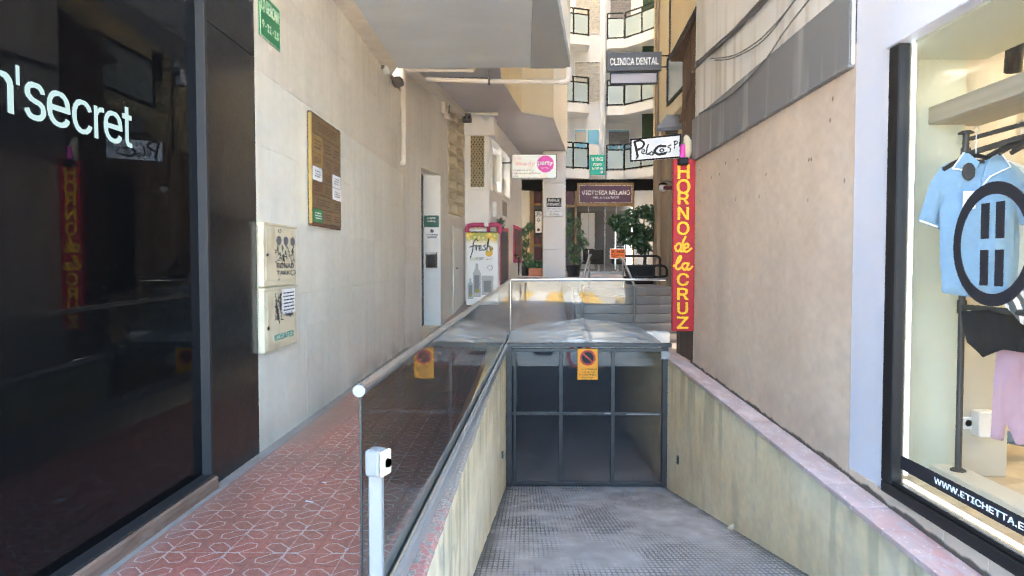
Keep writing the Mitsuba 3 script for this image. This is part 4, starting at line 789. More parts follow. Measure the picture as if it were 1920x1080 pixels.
def garment(poly, th, seed, amp=.036, fold=11.):
    m = trimesh.creation.extrude_polygon(poly, .004, engine='triangle') if False else None
    xs = np.arange(poly.bounds[0], poly.bounds[2] + .02, .02); ysg = np.arange(poly.bounds[1], poly.bounds[3] + .02, .02)
    import shapely
    gxx, gyy = np.meshgrid(xs, ysg); inside = shapely.contains_xy(poly.buffer(-.006), gxx.ravel(), gyy.ravel())
    pts = np.column_stack([gxx.ravel()[inside], gyy.ravel()[inside]])
    bd = [np.array(poly.exterior.interpolate(t).coords[0]) for t in np.arange(0, poly.exterior.length, .02)]
    allp = np.vstack([pts, bd]); nb_ = len(bd)
    from scipy.spatial import Delaunay
    tri = Delaunay(allp).simplices; cen = allp[tri].mean(1); keep = shapely.contains_xy(poly, cen[:, 0], cen[:, 1]); tri = tri[keep]
    a = allp[tri]; cr = (a[:, 1, 0] - a[:, 0, 0]) * (a[:, 2, 1] - a[:, 0, 1]) - (a[:, 1, 1] - a[:, 0, 1]) * (a[:, 2, 0] - a[:, 0, 0]); tri[cr < 0] = tri[cr < 0][:, ::-1]
    dist = np.array([poly.exterior.distance(Point(*q)) for q in allp]); inf = th * np.sqrt(np.clip(dist / .09, 0, 1))
    n = meshkit.fbm(np.column_stack([allp[:, 0] * fold, allp[:, 1] * fold * .35, np.full(len(allp), seed)]), 3) - .5
    zf = inf + amp * n * 2; zb__ = -inf + amp * n * 2
    V = np.vstack([np.column_stack([allp, zf]), np.column_stack([allp, zb__])]); k = len(allp)
    F = np.vstack([tri, tri[:, ::-1] + k]); 
    return trimesh.Trimesh(V, F, process=False)
polo_out = Polygon([(-.09, .0), (-.2, -.05), (-.27, -.16), (-.335, -.40), (-.24, -.44), (-.205, -.30), (-.205, -.60), (-.19, -.86), (0, -.89), (.2, -.86), (.21, -.6), (.205, -.30), (.24, -.44), (.335, -.40), (.27, -.16), (.2, -.05), (.09, .0), (0, -.05)])
def hanger(c, rail_z):
    t = thing('coat_hanger', '', 'coat hanger', 'black hangers on the rack')
    part(t, 'shoulder', tube(curve([c + [-.2, 0, -.075], c + [-.1, 0, -.02], c + [0, 0, .01], c + [.1, 0, -.02], c + [.2, 0, -.075]], 5), .014, 8), 'black_paint', smooth=40)
    part(t, 'hook', tube(curve([c + [0, 0, .01], c + [0, 0, rail_z - c[2] - .03], c + [.02, 0, rail_z - c[2] + .0], c + [0, 0, rail_z - c[2] + .024], c + [-.022, 0, rail_z - c[2] + .005]], 5), .0035, 6), 'steel_dull', smooth=40)
    return t
polo = thing('polo_shirt', 'light blue polo shirt with white piping at the front of the rack', 'shirt')
c0 = np.array((2.86, 4.45, onY(1800, 300, 4.45)[2] + .02))
RV = np.array((.97, -.22, 0)); RV /= np.linalg.norm(RV)
part(polo, 'body', frame_mesh(garment(polo_out, .04, 1.), c0, RV, EZ), 'cloth_blue', smooth=True)
part(polo, 'collar', frame_mesh(cat([ext(Polygon([(-.10, .02), (-.16, -.075), (-.04, -.10), (-.01, -.04), (-.07, .015)]), .012, .045), ext(Polygon([(.10, .02), (.16, -.075), (.05, -.13), (.0, -.20), (.005, -.15), (.03, -.05), (.07, .015)]), .012, .045)]), c0, RV, EZ), 'cloth_blue')
part(polo, 'piping', frame_mesh(ext(unary_union([LineString([(-.10, .02), (-.16, -.075), (-.04, -.10)]).buffer(.004), LineString([(.10, .02), (.16, -.075), (.05, -.13), (.0, -.2)]).buffer(.004), LineString([(-.335, -.40), (-.24, -.44)]).buffer(.006), LineString([(.335, -.40), (.24, -.44)]).buffer(.006)]), .006, .054), c0, RV, EZ), 'cloth_trim')
part(polo, 'neck_label', frame_mesh(bx(-.03, .03, -.045, -.02, .02, .024), c0, RV, EZ), 'ink')
part(polo, 'price_tag', frame_mesh(bx(-.10, -.03, -.33, -.22, .06, .064), c0, RV, EZ), 'white_print')
part(polo, 'size_disc', frame_mesh(ext(affinity.scale(Point(-.075, -.10).buffer(1), .036, .055), .006, .068), c0, RV, EZ), 'ink')
h0 = hanger(c0 + [0, .02, .0], zr1 + .02); labels[h0]['label'] = 'black hanger holding the light blue polo shirt'; del labels[h0]['group']
for i, (dx, dy, mt) in enumerate(((.10, .1, 'cloth_blue'), (.19, .17, 'cloth_pale'), (.27, .24, 'cloth_blue'))):
    q = c0 + np.array((dx, dy, -.01))
    t = thing('hung_shirt', ('blue shirt directly behind the front polo shirt', 'pale shirt between two blue shirts on the rack', 'last blue shirt at the back of the rack')[i], 'shirt')
    part(t, 'body', frame_mesh(garment(polo_out, .03, 5. + i), q, RV, EZ), mt, smooth=True); part(t, 'piping', frame_mesh(ext(LineString([(.09, .0), (.2, -.05), (.27, -.16)]).buffer(.006), .006, .03), q, RV, EZ), 'cloth_trim')
for i in range(9):
    t = hanger(np.array((rkx + .02 * (i % 3), 4.3 - i * .075, zr1 - .10 + .01 * (i % 2))), zr1 + .02); labels[t]['label'] = 'black hanger in the tight row at the right end of the rack'
# lower clothes
for i, (yy, mt, lab) in enumerate(((3.76, 'cloth_pale', 'pale garment hanging at the right edge of the window'), (3.68, 'cloth_blue', 'light blue garment cut off by the right edge of the picture'))):
    single('hung_garment', frame_mesh(garment(polo_out, .03, 11. + i), np.array((3.04, yy, zr1 - .12)), RV, EZ), mt, lab, 'shirt', smooth=True)
bl = Polygon([(-.24, 0), (.02, .02), (.3, .0), (.28, -.28), (.0, -.24), (-.1, -.30), (-.2, -.20)])
a = onY(1850, 585, 4.5); single('black_top', frame_mesh(garment(bl, .03, 3.), a + [.1, 0, 0], RV, EZ), 'cloth_black', 'black top hanging from the lower bar of the rack', 'top', smooth=True)
pkp = Polygon([(-.06, 0), (.1, .02), (.2, -.1), (.22, -.7), (.05, -.74), (.0, -.6), (-.02, -.72), (-.1, -.70), (-.09, -.3)])
a = onY(1893, 625, 4.62); single('pink_blouse', frame_mesh(garment(pkp, .03, 4.), a, RV, EZ), 'cloth_pink', 'long pale pink garment hanging below the black top', 'blouse', smooth=True)
stp = Polygon([(-.03, 0), (.2, .03), (.3, -.1), (.3, -.35), (.05, -.22), (-.05, -.1)])
a = onY(1900, 540, 4.3); single('striped_shirt', frame_mesh(garment(stp, .035, 6., .02), a, RV, EZ), 'cloth_stripe', 'grey and white striped shirt at the right edge of the window', 'shirt', smooth=True)
a = onZ(1875, 822, .12); m = moved(garment(Polygon([(-.2, -.1), (.3, -.12), (.32, .12), (-.18, .1)]), .05, 2., .03), *a); single('folded_jeans', m, 'denim', 'folded blue denim lying on the shop floor', 'jeans', smooth=True)

# ------------------------------------------------------------------ red sign and bakery side
hs_ = thing('bakery_sign', "tall red sign with yellow lettering 'HORNO de la CRUZ'", 'sign')
YS = 10.2; a, b = onY(1263.5, 298, YS), onY(1301, 621, YS); w, h = b[0] - a[0], a[2] - b[2]; o = np.array(((a[0] + b[0]) / 2, YS, (a[2] + b[2]) / 2))
part(hs_, 'panel', frame_mesh(bx(-w / 2, w / 2, -h / 2, h / 2, -.10, 0, .006), o, EX, EZ), 'red_sign')
def spx(px, py): q = onY(px, py, YS); return q[0] - o[0], q[2] - o[2]
for s, py, hh, wd in (('H', 322, 27, 22), ('O', 350, 28, 25), ('R', 371.5 + 0, 23, 21), ('N', 400, 24, 21), ('O', 428, 25, 23), ('C', 524, 24, 22), ('R', 551, 23, 21), ('U', 578, 23, 20), ('Z', 605, 23, 21)):
    x_, y_ = spx(1281.5 - (py - 322) / 300 * 2, py); k = part(hs_, 'letter', frame_mesh(at2(text(s, wd / FPX * YS, hh / FPX * YS, .012, True), x_, y_), o, EX, EZ), 'yellow_letter')
de = [[(1268, 470), (1266, 463), (1273, 456), (1277, 462), (1272, 471), (1268, 469)], [(1285, 444), (1280, 455), (1276, 470), (1280, 471)], [(1281, 466), (1290, 463), (1289, 457), (1283, 460), (1283, 469), (1288, 472), (1296, 466)]]
la = [[(1263, 499), (1270, 494), (1277, 484), (1275, 480), (1270, 488), (1267, 501), (1271, 505), (1279, 500)], [(1290, 494), (1282, 494), (1279, 501), (1284, 506), (1289, 499)], [(1291, 494), (1288, 502), (1291, 506), (1298, 500)]]
for L_ in (de, la): part(hs_, 'letter', frame_mesh(ext(strokes([[spx(*q) for q in l] for l in L_], .03), .012), o, EX, EZ), 'yellow_letter', label='handwritten yellow word')
cl = thing('clip_lamp', 'black clamp lamp with a pink tube on top of the red sign', 'lamp')
a = onY(1281, 302, 10.12); part(cl, 'clamp', bx(a[0] - .075, a[0] + .075, 10.08, 10.18, a[2] - .06, a[2] + .05, .02), 'black_paint'); part(cl, 'pink_tube', tube([a + [0, .04, .05], a + [.0, .04, .24]], [.04, .034], 12), 'magenta', smooth=40)
q = onY(1287, 278, 10.5); m = trimesh.creation.icosphere(3, 1.); m.vertices = np.array(m.vertices) * [.07, .07, .2]; m.vertices = np.array(m.vertices) + np.column_stack([.03 * np.cos(np.array(m.vertices)[:, 2] * 9), np.zeros(len(m.vertices)), np.zeros(len(m.vertices))]); single('dried_gourd', moved(m, *q), 'lattice', 'yellowish dried gourd hanging behind the clamp lamp', 'ornament', smooth=True)
b2 = thing('cream_building', 'cream yellow building beyond the red sign, brown stone below', 'building')
BX = 3.05
part(b2, 'wall', bx(BX, 10, 10.3, 16.6, 4.0, 27), 'facade_cream')
part(b2, 'ground_floor', bx(BX, 10, 10.3, 16.55, 0, 4.0), 'brown_stone')
for y_ in (11.6, 13.2, 14.5, 15.6): part(b2, 'pilaster', bx(BX - .09, BX - .001, y_, y_ + .32, 0, 3.9, .01), 'brown_stone')
part(b2, 'doorway', bx(BX - .02, BX - .003, 12.0, 13.1, 1.0, 3.2), 'black_paint')
part(b2, 'drain_pipe', tube([(BX - .05, 15.9, 1), (BX - .05, 15.9, 13)], .045, 10), 'brown_stone', smooth=40); part(b2, 'drain_pipe', tube([(BX - .04, 14.6, 3.9), (BX - .04, 14.6, 13)], .02, 8), 'cable', smooth=40)
# projecting balcony box
pbk = part(b2, 'balcony_slab', bx(2.72, BX, 11.5, 13.3, 4.25, 4.5, .008), 'facade_cream')
part(b2, 'balcony_pane', bx(2.72, 2.735, 11.5, 13.28, 4.56, 5.35), 'frosted'); part(b2, 'balcony_pane', bx(2.74, BX, 11.6, 11.615, 4.56, 5.35), 'frosted')
part(b2, 'balcony_rail', cat([bx(2.69, 2.74, 11.48, 13.32, 4.502, 4.555), bx(2.69, 2.74, 11.48, 13.32, 5.352, 5.40), bx(2.69, 2.74, 13.285, 13.33, 4.556, 5.351), bx(2.745, BX, 11.58, 11.62, 4.502, 4.555)]), 'black_paint')
tc = thing('timber_canopy', 'brown timber boarded wall with a sloping brown eave beyond the white wall', 'canopy')
for i in range(7): part(tc, 'board', bx(2.58 + rng.uniform(0, .008), 2.7, 10.31 + i * .17, 10.31 + i * .17 + .163, 3.72, 5.3, .006), 'brown_timber')
ev = [(2.61, 10.3, 5.36), (2.40, 11.55, 4.84), (2.9, 11.55, 4.84), (2.9, 10.3, 5.36)]
part(tc, 'eave', trimesh.convex.convex_hull(np.array(ev + [(x_, y_, z_ + .09) for x_, y_, z_ in ev])), 'brown_timber')
part(tc, 'eave_edge', tube([(2.60, 10.3, 5.42), (2.39, 11.56, 4.90)], .03, 6), 'gate_frame')
part(tc, 'post', bx(2.50, 2.70, 10.30, 10.45, .0, 3.05, .01), 'brown_timber'); part(tc, 'post', bx(2.5, 2.58, 11.3, 11.4, .0, 3.2, .01), 'brown_timber')
part(tc, 'side_panel', bx(2.54, 2.6, 10.46, 11.29, .05, 3.7), 'brown_timber'); part(tc, 'brace', tube([(2.45, 11.0, 3.75), (2.48, 10.35, 4.35)], .03, 6), 'brown_timber')
single('roof_foam', moved(trimesh.creation.icosphere(3, .14), 2.62, 10.5, 5.62), 'white_print', 'white lump on top of the brown eave', 'roof lump', smooth=True)
hd = thing('metal_hood', 'dark metal hood over a louvred vent above the white hair salon sign', 'hood')
a = [onY(1232, 240, 12.2), onY(1250, 215, 12.6), onY(1293, 214, 12.6), onY(1280, 236, 12.2)]
part(hd, 'hood', trimesh.convex.convex_hull(np.array(a + [q + [0, 0, -.06] for q in a])), 'grey_board')
a, b = onY(1246, 240, 12.5), onY(1272, 258, 12.5); vb = part(hd, 'louvre_box', bx(a[0], b[0], 12.5, 12.8, b[2] - .05, a[2]), 'brown_stone')
for i in range(5): part(hd, 'louvre', frame_mesh(bx(0, b[0] - a[0] - .04, 0, .03, 0, .006), (a[0] + .02, 12.49, b[2] - .03 + i * .045), EX, (0, -.7, .7)), 'gate_frame')
# Pelocos sign
ps = thing('hair_salon_sign', "white box sign with playful black lettering 'Pelocos' and a black rim", 'sign')
YP = 11.9; c_ = [onY(1183, 262, YP), onY(1276, 257, YP - .45), onY(1276, 298, YP - .45), onY(1183, 302, YP)]
r_ = c_[1] - c_[0]; r_[2] = 0; W = np.linalg.norm(r_); r_ /= W; H = c_[0][2] - c_[3][2]; o = np.array((c_[3][0], c_[3][1], c_[3][2] + .0))
part(ps, 'box', frame_mesh(bx(0, W, 0, H, -.12, 0, .005), o, r_, EZ), 'white_print'); part(ps, 'rim', frame_mesh(ext(sbox(0, 0, W, H).buffer(.012, join_style=2).difference(sbox(0, 0, W, H).buffer(-.012)), .012, -.004), o, r_, EZ), 'black_paint')
def lp(px, py): return ((px - 1183) / 92 * W, (302 - py) / 40 * H)
body = [[lp(1190, 267), lp(1193, 280), lp(1196, 295)], [lp(1189, 267), lp(1200, 265), lp(1208, 271), lp(1204, 279), lp(1194, 282)], [lp(1203, 287), lp(1209, 286), lp(1208, 282), lp(1204, 284), lp(1205, 290), lp(1211, 290)], [lp(1216, 274), lp(1213, 284), lp(1214, 292), lp(1218, 290)], [lp(1222, 288), lp(1218, 291), lp(1222, 294), lp(1226, 291), lp(1222, 288)],
        [lp(1247, 280), lp(1236, 279), lp(1228, 287), lp(1235, 294), lp(1248, 293)], [lp(1241, 284), lp(1237, 287), lp(1241, 290), lp(1245, 287), lp(1241, 284)], [lp(1258, 279), lp(1252, 281), lp(1257, 286), lp(1256, 291), lp(1249, 291)], [lp(1264, 273), lp(1264, 286)], [lp(1263, 273), lp(1269, 273), lp(1268, 278), lp(1264, 279)], [lp(1273, 276), lp(1273, 283)]]
wd_ = [.040, .036, .014, .022, .020, .040, .018, .016, .014, .014, .014]
part(ps, 'lettering', frame_mesh(ext(unary_union([strokes([l], q) for l, q in zip(body, wd_)] + [Point(*lp(1194, 298)).buffer(.014)]), .004), o, r_, EZ), 'ink')
part(ps, 'bracket', tube([o + r_ * (W - .02) + [0, .06, H * .8], o + r_ * (W + .25) + [0, .2, H * .8]], .02, 6), 'black_paint')
# dental sign
dn = thing('dental_sign', "dark grey projecting sign reading 'CLINICA DENTAL' with a display below", 'sign')
YD = 14.0; a, b = onY(1138, 98, YD), onY(1240, 132, YD); w, h = b[0] - a[0], a[2] - b[2]; o = np.array(((a[0] + b[0]) / 2, YD, (a[2] + b[2]) / 2))
part(dn, 'board', frame_mesh(bx(-w / 2, w / 2, -h / 2, h / 2, -.12, 0, .006), o, (.995, -.06, 0), EZ), 'grey_board'); part(dn, 'lettering', frame_mesh(text('CLINICA DENTAL', w * .88, h * .40, .01, True), o, (.995, -.06, 0), EZ), 'white_print')
a2, b2_ = onY(1144, 135, YD), onY(1233, 157, YD); w2, h2 = b2_[0] - a2[0], a2[2] - b2_[2]; o2 = np.array(((a2[0] + b2_[0]) / 2, YD, (a2[2] + b2_[2]) / 2))
part(dn, 'display_frame', frame_mesh(ext(sbox(-w2 / 2, -h2 / 2, w2 / 2, h2 / 2).difference(sbox(-w2 / 2, -h2 / 2, w2 / 2, h2 / 2).buffer(-.022)), .1, -.1), o2, (.995, -.06, 0), EZ), 'black_paint'); part(dn, 'display', frame_mesh(bx(-w2 / 2 + .02, w2 / 2 - .02, -h2 / 2 + .02, h2 / 2 - .02, -.06, -.03), o2, (.995, -.06, 0), EZ), 'grey_display')
for dz in (.12, -.1): part(dn, 'bracket', tube([o + [w / 2, .05, dz], o + [w / 2 + .32, .05, dz]], .015, 6), 'black_paint')
part(dn, 'wall_plate', bx(BX - .06, BX - .001, 13.9, 14.2, o[2] - .35, o[2] + .25, .01), 'black_paint')
lt = thing('wall_lantern', 'globe lantern on a curled bracket, left of the red sign', 'lamp')
a = onY(1243, 352, 13.6); part(lt, 'globe', moved(trimesh.creation.icosphere(3, .075), *a), 'white_paint', smooth=True); part(lt, 'cap', moved(lathe([(0, .1), (.05, .09), (.09, .06), (0, .06)], 14), *a), 'gate_frame', smooth=30); part(lt, 'arm', tube(curve([a + [0, 0, .1], a + [.1, 0, .13], a + [.3, .0, .05], a + [.42, 0, .0]]), .014, 6), 'gate_frame', smooth=40)
rbn = thing('bakery_ornament', 'dark red scrolled bracket beside the lantern and red sign', 'bracket'); a = onY(1256, 352, 12.6); part(rbn, 'bar', bx(a[0] - .12, a[0] + .12, 12.55, 12.6, a[2] - .04, a[2] + .03, .01), 'dark_red'); part(rbn, 'stem', tube([a + [0, .02, 0], a + [.5, .05, .02]], .012, 6), 'dark_red')

# ------------------------------------------------------------------ plaza column and back building
col = thing('passage_column', 'square pale stone column carrying the passage sign', 'column')
cx0, cx1 = onY(1018.5, 400, 22.0)[0], onY(1060.5, 400, 22.0)[0]
for z0, z1 in ((1.05, 1.95), (1.95, 3.0), (3.0, 4.05), (4.05, 5.06)): part(col, 'stone_block', bx(cx0, cx1, 22.0, 22.0 + (cx1 - cx0), z0 + .003, z1 - .003, .004), 'column_stone')
pp_ = thing('passage_sign', "black and white sign reading 'PASAJE PRIVADO' on the stone column", 'sign')
a, b = onY(1025, 371, 21.98), onY(1052.5, 405, 21.98); w, h = b[0] - a[0], a[2] - b[2]; o = np.array(((a[0] + b[0]) / 2, 21.985, (a[2] + b[2]) / 2))
part(pp_, 'black_plate', frame_mesh(bx(-w / 2, w / 2, 0, h / 2, 0, .01), o, EX, EZ), 'ink'); part(pp_, 'white_plate', frame_mesh(bx(-w / 2, w / 2, -h / 2, -.002, 0, .01), o, EX, EZ), 'white_print')
each(pp_, 'lettering', [at2(text('PASAJE', w * .78, h * .16, .004, True), 0, h * .37), at2(text('PRIVADO', w * .88, h * .16, .004, True), 0, h * .14)], o + [0, -.01, 0], EX, EZ, 'white_print')
each(pp_, 'lettering', [at2(text('PROHIBIDO EL PASO', w * .85, h * .07, .003, True), 0, -h * .1), at2(text('BICICLETAS MOTOS', w * .85, h * .07, .003, True), 0, -h * .25), at2(text('Y MONOPATINES', w * .7, h * .07, .003, True), 0, -h * .4)], o + [0, -.01, 0], EX, EZ, 'ink_grey')

bb = thing('back_building', 'tall cream apartment building with glazed balconies closing the alley', 'building')
YB = 29.0
def bxz(px, Y=YB): return onY(px, 492, Y)[0]
def bzz(py, Y=YB): return EYE + (492 - py) / FPX * Y
zfl = [bzz(338), bzz(219), bzz(96.5)]; zfl.append(zfl[2] + (zfl[2] - zfl[1])); zfl.append(zfl[3] + 2.7)     # slab undersides
xL, xM0, xM1, xR = bxz(1040), bxz(1127), bxz(1136), bxz(1225)
dep = 1.1                                                       # loggia depth
part(bb, 'wall', cat([bx(-8, xM0, YB + .5, YB + 8, zfl[0], 27), bx(xM1, xR + 2.8, YB + .5 + dep, YB + 8, zfl[0], 27), bx(xM0 - .02, xM1, YB + .3, YB + 2, zfl[0], 27)]), 'facade_white')
part(bb, 'added_shade_wing', bx(5.5, 14, 16.7, YB + 8, 0, 28), 'facade_pale'); part(bb, 'left_wing', bx(-9, -1.2, 23.2, YB + 8, 0, 28), 'facade_pale')  # wings out of view; the right one added to keep sun off the plaza
part(bb, 'drain_pipe', tube([(bxz(1132), YB + .24, zfl[0]), (bxz(1132), YB + .24, 16)], .05, 8), 'facade_white', smooth=40)
def shutter(name_parent, x0, x1, z0, z1, y, frac, tone='shutter', glass='window_glass'):
    wn = part(name_parent, 'window', bx(x0 - .04, x1 + .04, y - .03, y + .02, z0 - .04, z1 + .05), 'white_paint')
    part(wn, 'pane', pane4((x0, y - .035, z0), (x1, y - .035, z0), (x1, y - .035, z1), (x0, y - .035, z1)), glass)
    zc = z1 - (z1 - z0) * frac; n = max(1, int((z1 - zc) / .07))
    if frac > 0: part(wn, 'shutter_slats', cat([trimesh.convex.convex_hull(np.array([(xx, yy, zz_) for xx in (x0, x1) for yy, zz_ in ((y - .04, zc + k * .07), (y - .075, zc + k * .07 + .012), (y - .075, zc + k * .07 + .05), (y - .04, zc + k * .07 + .066))])) for k in range(n)]), tone, kind='stuff')
    part(wn, 'frame', cat([bx((x0 + x1) / 2 - .035, (x0 + x1) / 2 + .035, y - .06, y - .038, z0, zc - .004), bx(x0, x1, y - .06, y - .038, z0, z0 + .06)]), 'white_paint')
mat('painted_sky_reflection', (.22, .52, .70), .1, .8)  # blue sky reflection put into the pane colour of the low windows
scene['window_glass'] = {'type': 'principled', 'base_color': {'type': 'rgb', 'value': [.03, .04, .05]}, 'roughness': .02, 'specular': 1.0}
wl = YB + .5; wr = YB + .5 + dep
shutter(bb, bxz(1079), bxz(1125), bzz(62), bzz(-6), wl, 1.0); shutter(bb, bxz(1079), bxz(1125), bzz(190), bzz(116), wl, 1.0); shutter(bb, bxz(1079), bxz(1124), bzz(315), bzz(242), wl, .0, 'shutter', 'painted_sky_reflection')
shutter(bb, bxz(1142, wr), bxz(1180, wr), bzz(82, wr), bzz(8, wr), wr, .75, 'shutter_grey'); shutter(bb, bxz(1142, wr), bxz(1178, wr), bzz(200, wr), bzz(130, wr), wr, .6, 'shutter_grey'); shutter(bb, bxz(1140, wr), bxz(1178, wr), bzz(322, wr), bzz(247, wr), wr, .35, 'shutter_grey', 'painted_sky_reflection')
part(bb, 'rolled_shutter', bx(bxz(1080), bxz(1099), wl - .11, wl - .062, bzz(265), bzz(246)), 'shutter')
for z0, z1, fl in ((zfl[0] + .35, zfl[1], 0), (zfl[1] + .35, zfl[2], 1), (zfl[2] + .35, zfl[3], 2)):
    part(bb, 'loggia_ceiling', bx(xM1 + .01, xR + .3, YB - .3, wr, z1 - .002, z1 + .0), 'facade_white') if False else None
    xx0, xx1 = bxz(1200), bxz(1223); part(bb, 'green_screen', bx(xx0, xR + .1, YB - .3, YB - .26, z0 + .7, z1 - .01), 'dark_green')
# balconies: (front polyline in plan) left and right
def balcony(pts, zu, n_groups, label, nb):
    t = thing('balcony', label, 'balcony', None)
    pts = [np.array(p, float) for p in pts]
    poly = [tuple(p) for p in pts] + [(pts[-1][0], wr), (pts[0][0], wr)]
    part(t, 'slab', prism(poly, zu, zu + .36), 'facade_white')
    k = 0; zr0, zr1 = zu + .44, zu + 1.22
    def ins(p, q, d): v = (q - p) / np.linalg.norm(q - p); return np.array([-v[1], v[0]]) * d
    for i in range(len(pts) - 1):
        p, q = pts[i], pts[i + 1]; l = np.linalg.norm(q - p); n = n_groups[i]; v = (q - p) / l; u3 = np.array([v[0], v[1], 0]); off = ins(p, q, .06)
        for j in range(n):
            s0, s1 = j * l / n + .03, (j + 1) * l / n - .03; oo = np.array([*(p + v * s0 + off), 0.])
            part(t, 'glass_panel', frame_mesh(bx(0, s1 - s0, zr0 + .02, zr1 - .02, -.006, .006), oo, u3, EZ), 'frosted')
            part(t, 'post', frame_mesh(bx(-.03, .03, zr0 - .07, zr1 + .22, -.025, .025), np.array([*(p + v * (j * l / n) + off), 0.]), u3, EZ), 'black_paint')
        for za, zb2 in ((zr0 - .03, zr0 + .015), (zr1 - .015, zr1 + .03), (zr1 + .19, zr1 + .24)):
            part(t, 'rail', frame_mesh(bx(.031, l - .031, za, zb2, -.02, .02), np.array([*(p + off), 0.]), u3, EZ), 'black_paint')
    p, q = pts[-2], pts[-1]; v = (q - p) / np.linalg.norm(q - p); part(t, 'post', frame_mesh(bx(-.03, .03, zr0 - .07, zr1 + .22, -.025, .025), np.array([*(q + ins(p, q, .06) - v * .03), 0.]), np.array([v[0], v[1], 0]), EZ), 'black_paint')
    if nb == 'L':
        part(t, 'side_rail', cat([bx(pts[-1][0] - .03, pts[-1][0], pts[-1][1] + .1, wl, z, z + .045) for z in (zr0 - .03, zr1, zr1 + .19)]), 'black_paint')
    return t
lev = ('lowest', 'middle', 'upper')
for i, z in enumerate(zfl[:3]):
    balcony([(bxz(1020, 28.0), 28.0), (bxz(1075, 28.35), 28.35), (bxz(1104, 28.6), 28.6)], z, [3, 1], f'{lev[i]} glazed balcony on the left side of the back building', 'L')
    balcony([(bxz(1137), YB), (bxz(1168, 28.95), 28.95), (bxz(1199, 28.3), 28.3), (bxz(1232, 27.5), 27.5)], z, [1, 1, 1], f'{lev[i]} glazed balcony on the right side of the back building, kinked in plan', 'R')
bn = thing('teal_banner', 'teal banner with white lettering hung between the lowest balconies', 'banner')
a, b = onY(1106, 290, 28.5), onY(1134, 328, 28.5); w, h = b[0] - a[0], a[2] - b[2]; o = np.array(((a[0] + b[0]) / 2, 28.5, (a[2] + b[2]) / 2))
part(bn, 'cloth', frame_mesh(bx(-w / 2, w / 2, -h / 2, h / 2, -.012, 0, .003), o, EX, EZ), 'teal_cloth')
each(bn, 'lettering', [at2(text('SE VENDE', w * .75, h * .17, .003, True), 0, h * .28), at2(text('PISO', w * .55, h * .13, .003, True), 0, h * .02), at2(text('96 585 20', w * .72, h * .12, .003, True), 0, -h * .18), at2(bx(-.05, .05, -.05, .05, 0, .003), w * .3, -h * .36)], o, EX, EZ, 'white_print')
single('air_conditioner', bx(bxz(1103), bxz(1122), wl - .45, wl - .08, bzz(296), bzz(272), .02), 'white_paint', 'white air conditioning box behind the teal banner', 'air conditioner')
# salon shop front
sf = thing('hair_salon', 'hair salon front with gilt timber, dark red panels and big dark glass', 'shop front')
Zp = 1.05; zsl = zfl[0]
def fx(px): return bxz(px)
part(sf, 'interior', cat([bx(fx(985), fx(1190), YB + 2.4, YB + 2.5, Zp, zsl), bx(fx(993), fx(1022), YB + .11, YB + .15, Zp, zsl), bx(fx(1078), fx(1188), YB + .1, YB + 2.4, bzz(388) + .001, bzz(388) + .05), bx(fx(1062) - .1, fx(1064), YB + .1, YB + 2.4, Zp, bzz(388))]), 'grey_board')
part(sf, 'ledge', bx(fx(960), fx(1224), YB - .2, YB + .4, zsl - .45, zsl - .01), 'black_matt')
part(sf, 'sign_board', bx(fx(1081), fx(1186), YB - .24, YB + .02, bzz(388), bzz(345), .01), 'gold_timber')
sb = part(sf, 'sign_panel', bx(fx(1084.5), fx(1183), YB - .26, YB - .241, bzz(383), bzz(349)), 'purple_sign')
part(sf, 'sign_line', frame_mesh(ext(sbox(fx(1085), bzz(382.5), fx(1182.5), bzz(349.5)).difference(sbox(fx(1085), bzz(382.5), fx(1182.5), bzz(349.5)).buffer(-.015)), .004), (0, YB - .26, 0), EX, EZ), 'lattice')
xm = (fx(1085) + fx(1183)) / 2
each(sf, 'lettering', [at2(text('VICTORIA MILANO', fx(1178) - fx(1089), (bzz(360) - bzz(368)) * 1.0, .006), xm, bzz(363.5)), at2(text('PELUQUEROS', fx(1158) - fx(1110), .085, .006), xm, bzz(372.5))], (0, YB - .26, 0), EX, EZ, 'white_print')
for pa_, pb_ in ((993, 1001), (1077, 1081), (1016, 1022), (1186, 1188)): part(sf, 'gilt_post', bx(fx(pa_), fx(pb_), YB - .1, YB + .1, Zp, zsl - .46, .008), 'gold_timber')
for x0, x1, z0, z1 in ((1001, 1016, 381, 348), (1022, 1077, 384, 350), (1001, 1016, 457, 445), (1001, 1016, 497, 465)):
    part(sf, 'red_panel', bx(fx(x0) + .03, fx(x1) - .03, YB - .04, YB, bzz(z0), bzz(z1), .006), 'dark_red'); part(sf, 'gilt_moulding', bx(fx(x0) + .002, fx(x1) - .002, YB - .02, YB + .06, bzz(z0) - .12, bzz(z0) - .005, .006), 'gold_timber')
nbd = part(sf, 'notice_board', bx(fx(1002), fx(1017), YB - .07, YB - .045, bzz(440), bzz(394), .006), 'black_paint'); part(nbd, 'sheet', bx(fx(1003.5), fx(1015.5), YB - .08, YB - .071, bzz(437), bzz(397)), 'white_print')
part(nbd, 'print', frame_mesh(cat([ext(Point((fx(1003.5) + fx(1015.5)) / 2, bzz(413)).buffer(.07).difference(Point((fx(1003.5) + fx(1015.5)) / 2, bzz(413)).buffer(.04)), .003), ext(Point((fx(1003.5) + fx(1015.5)) / 2, bzz(431)).buffer(.06), .003), at2(dashes(.2, .2, 4, random.Random(1), .003), (fx(1003.5) + fx(1015.5)) / 2, bzz(402))]), (0, YB - .08, 0), EX, EZ), 'ink')
part(sf, 'left_wall', bx(fx(940), fx(993), YB - .05, YB + .1, Zp, zsl), 'facade_pale'); part(sf, 'white_wall', bx(fx(1188), fx(1226), YB - .06, YB + .1, Zp, zsl), 'white_kiosk')
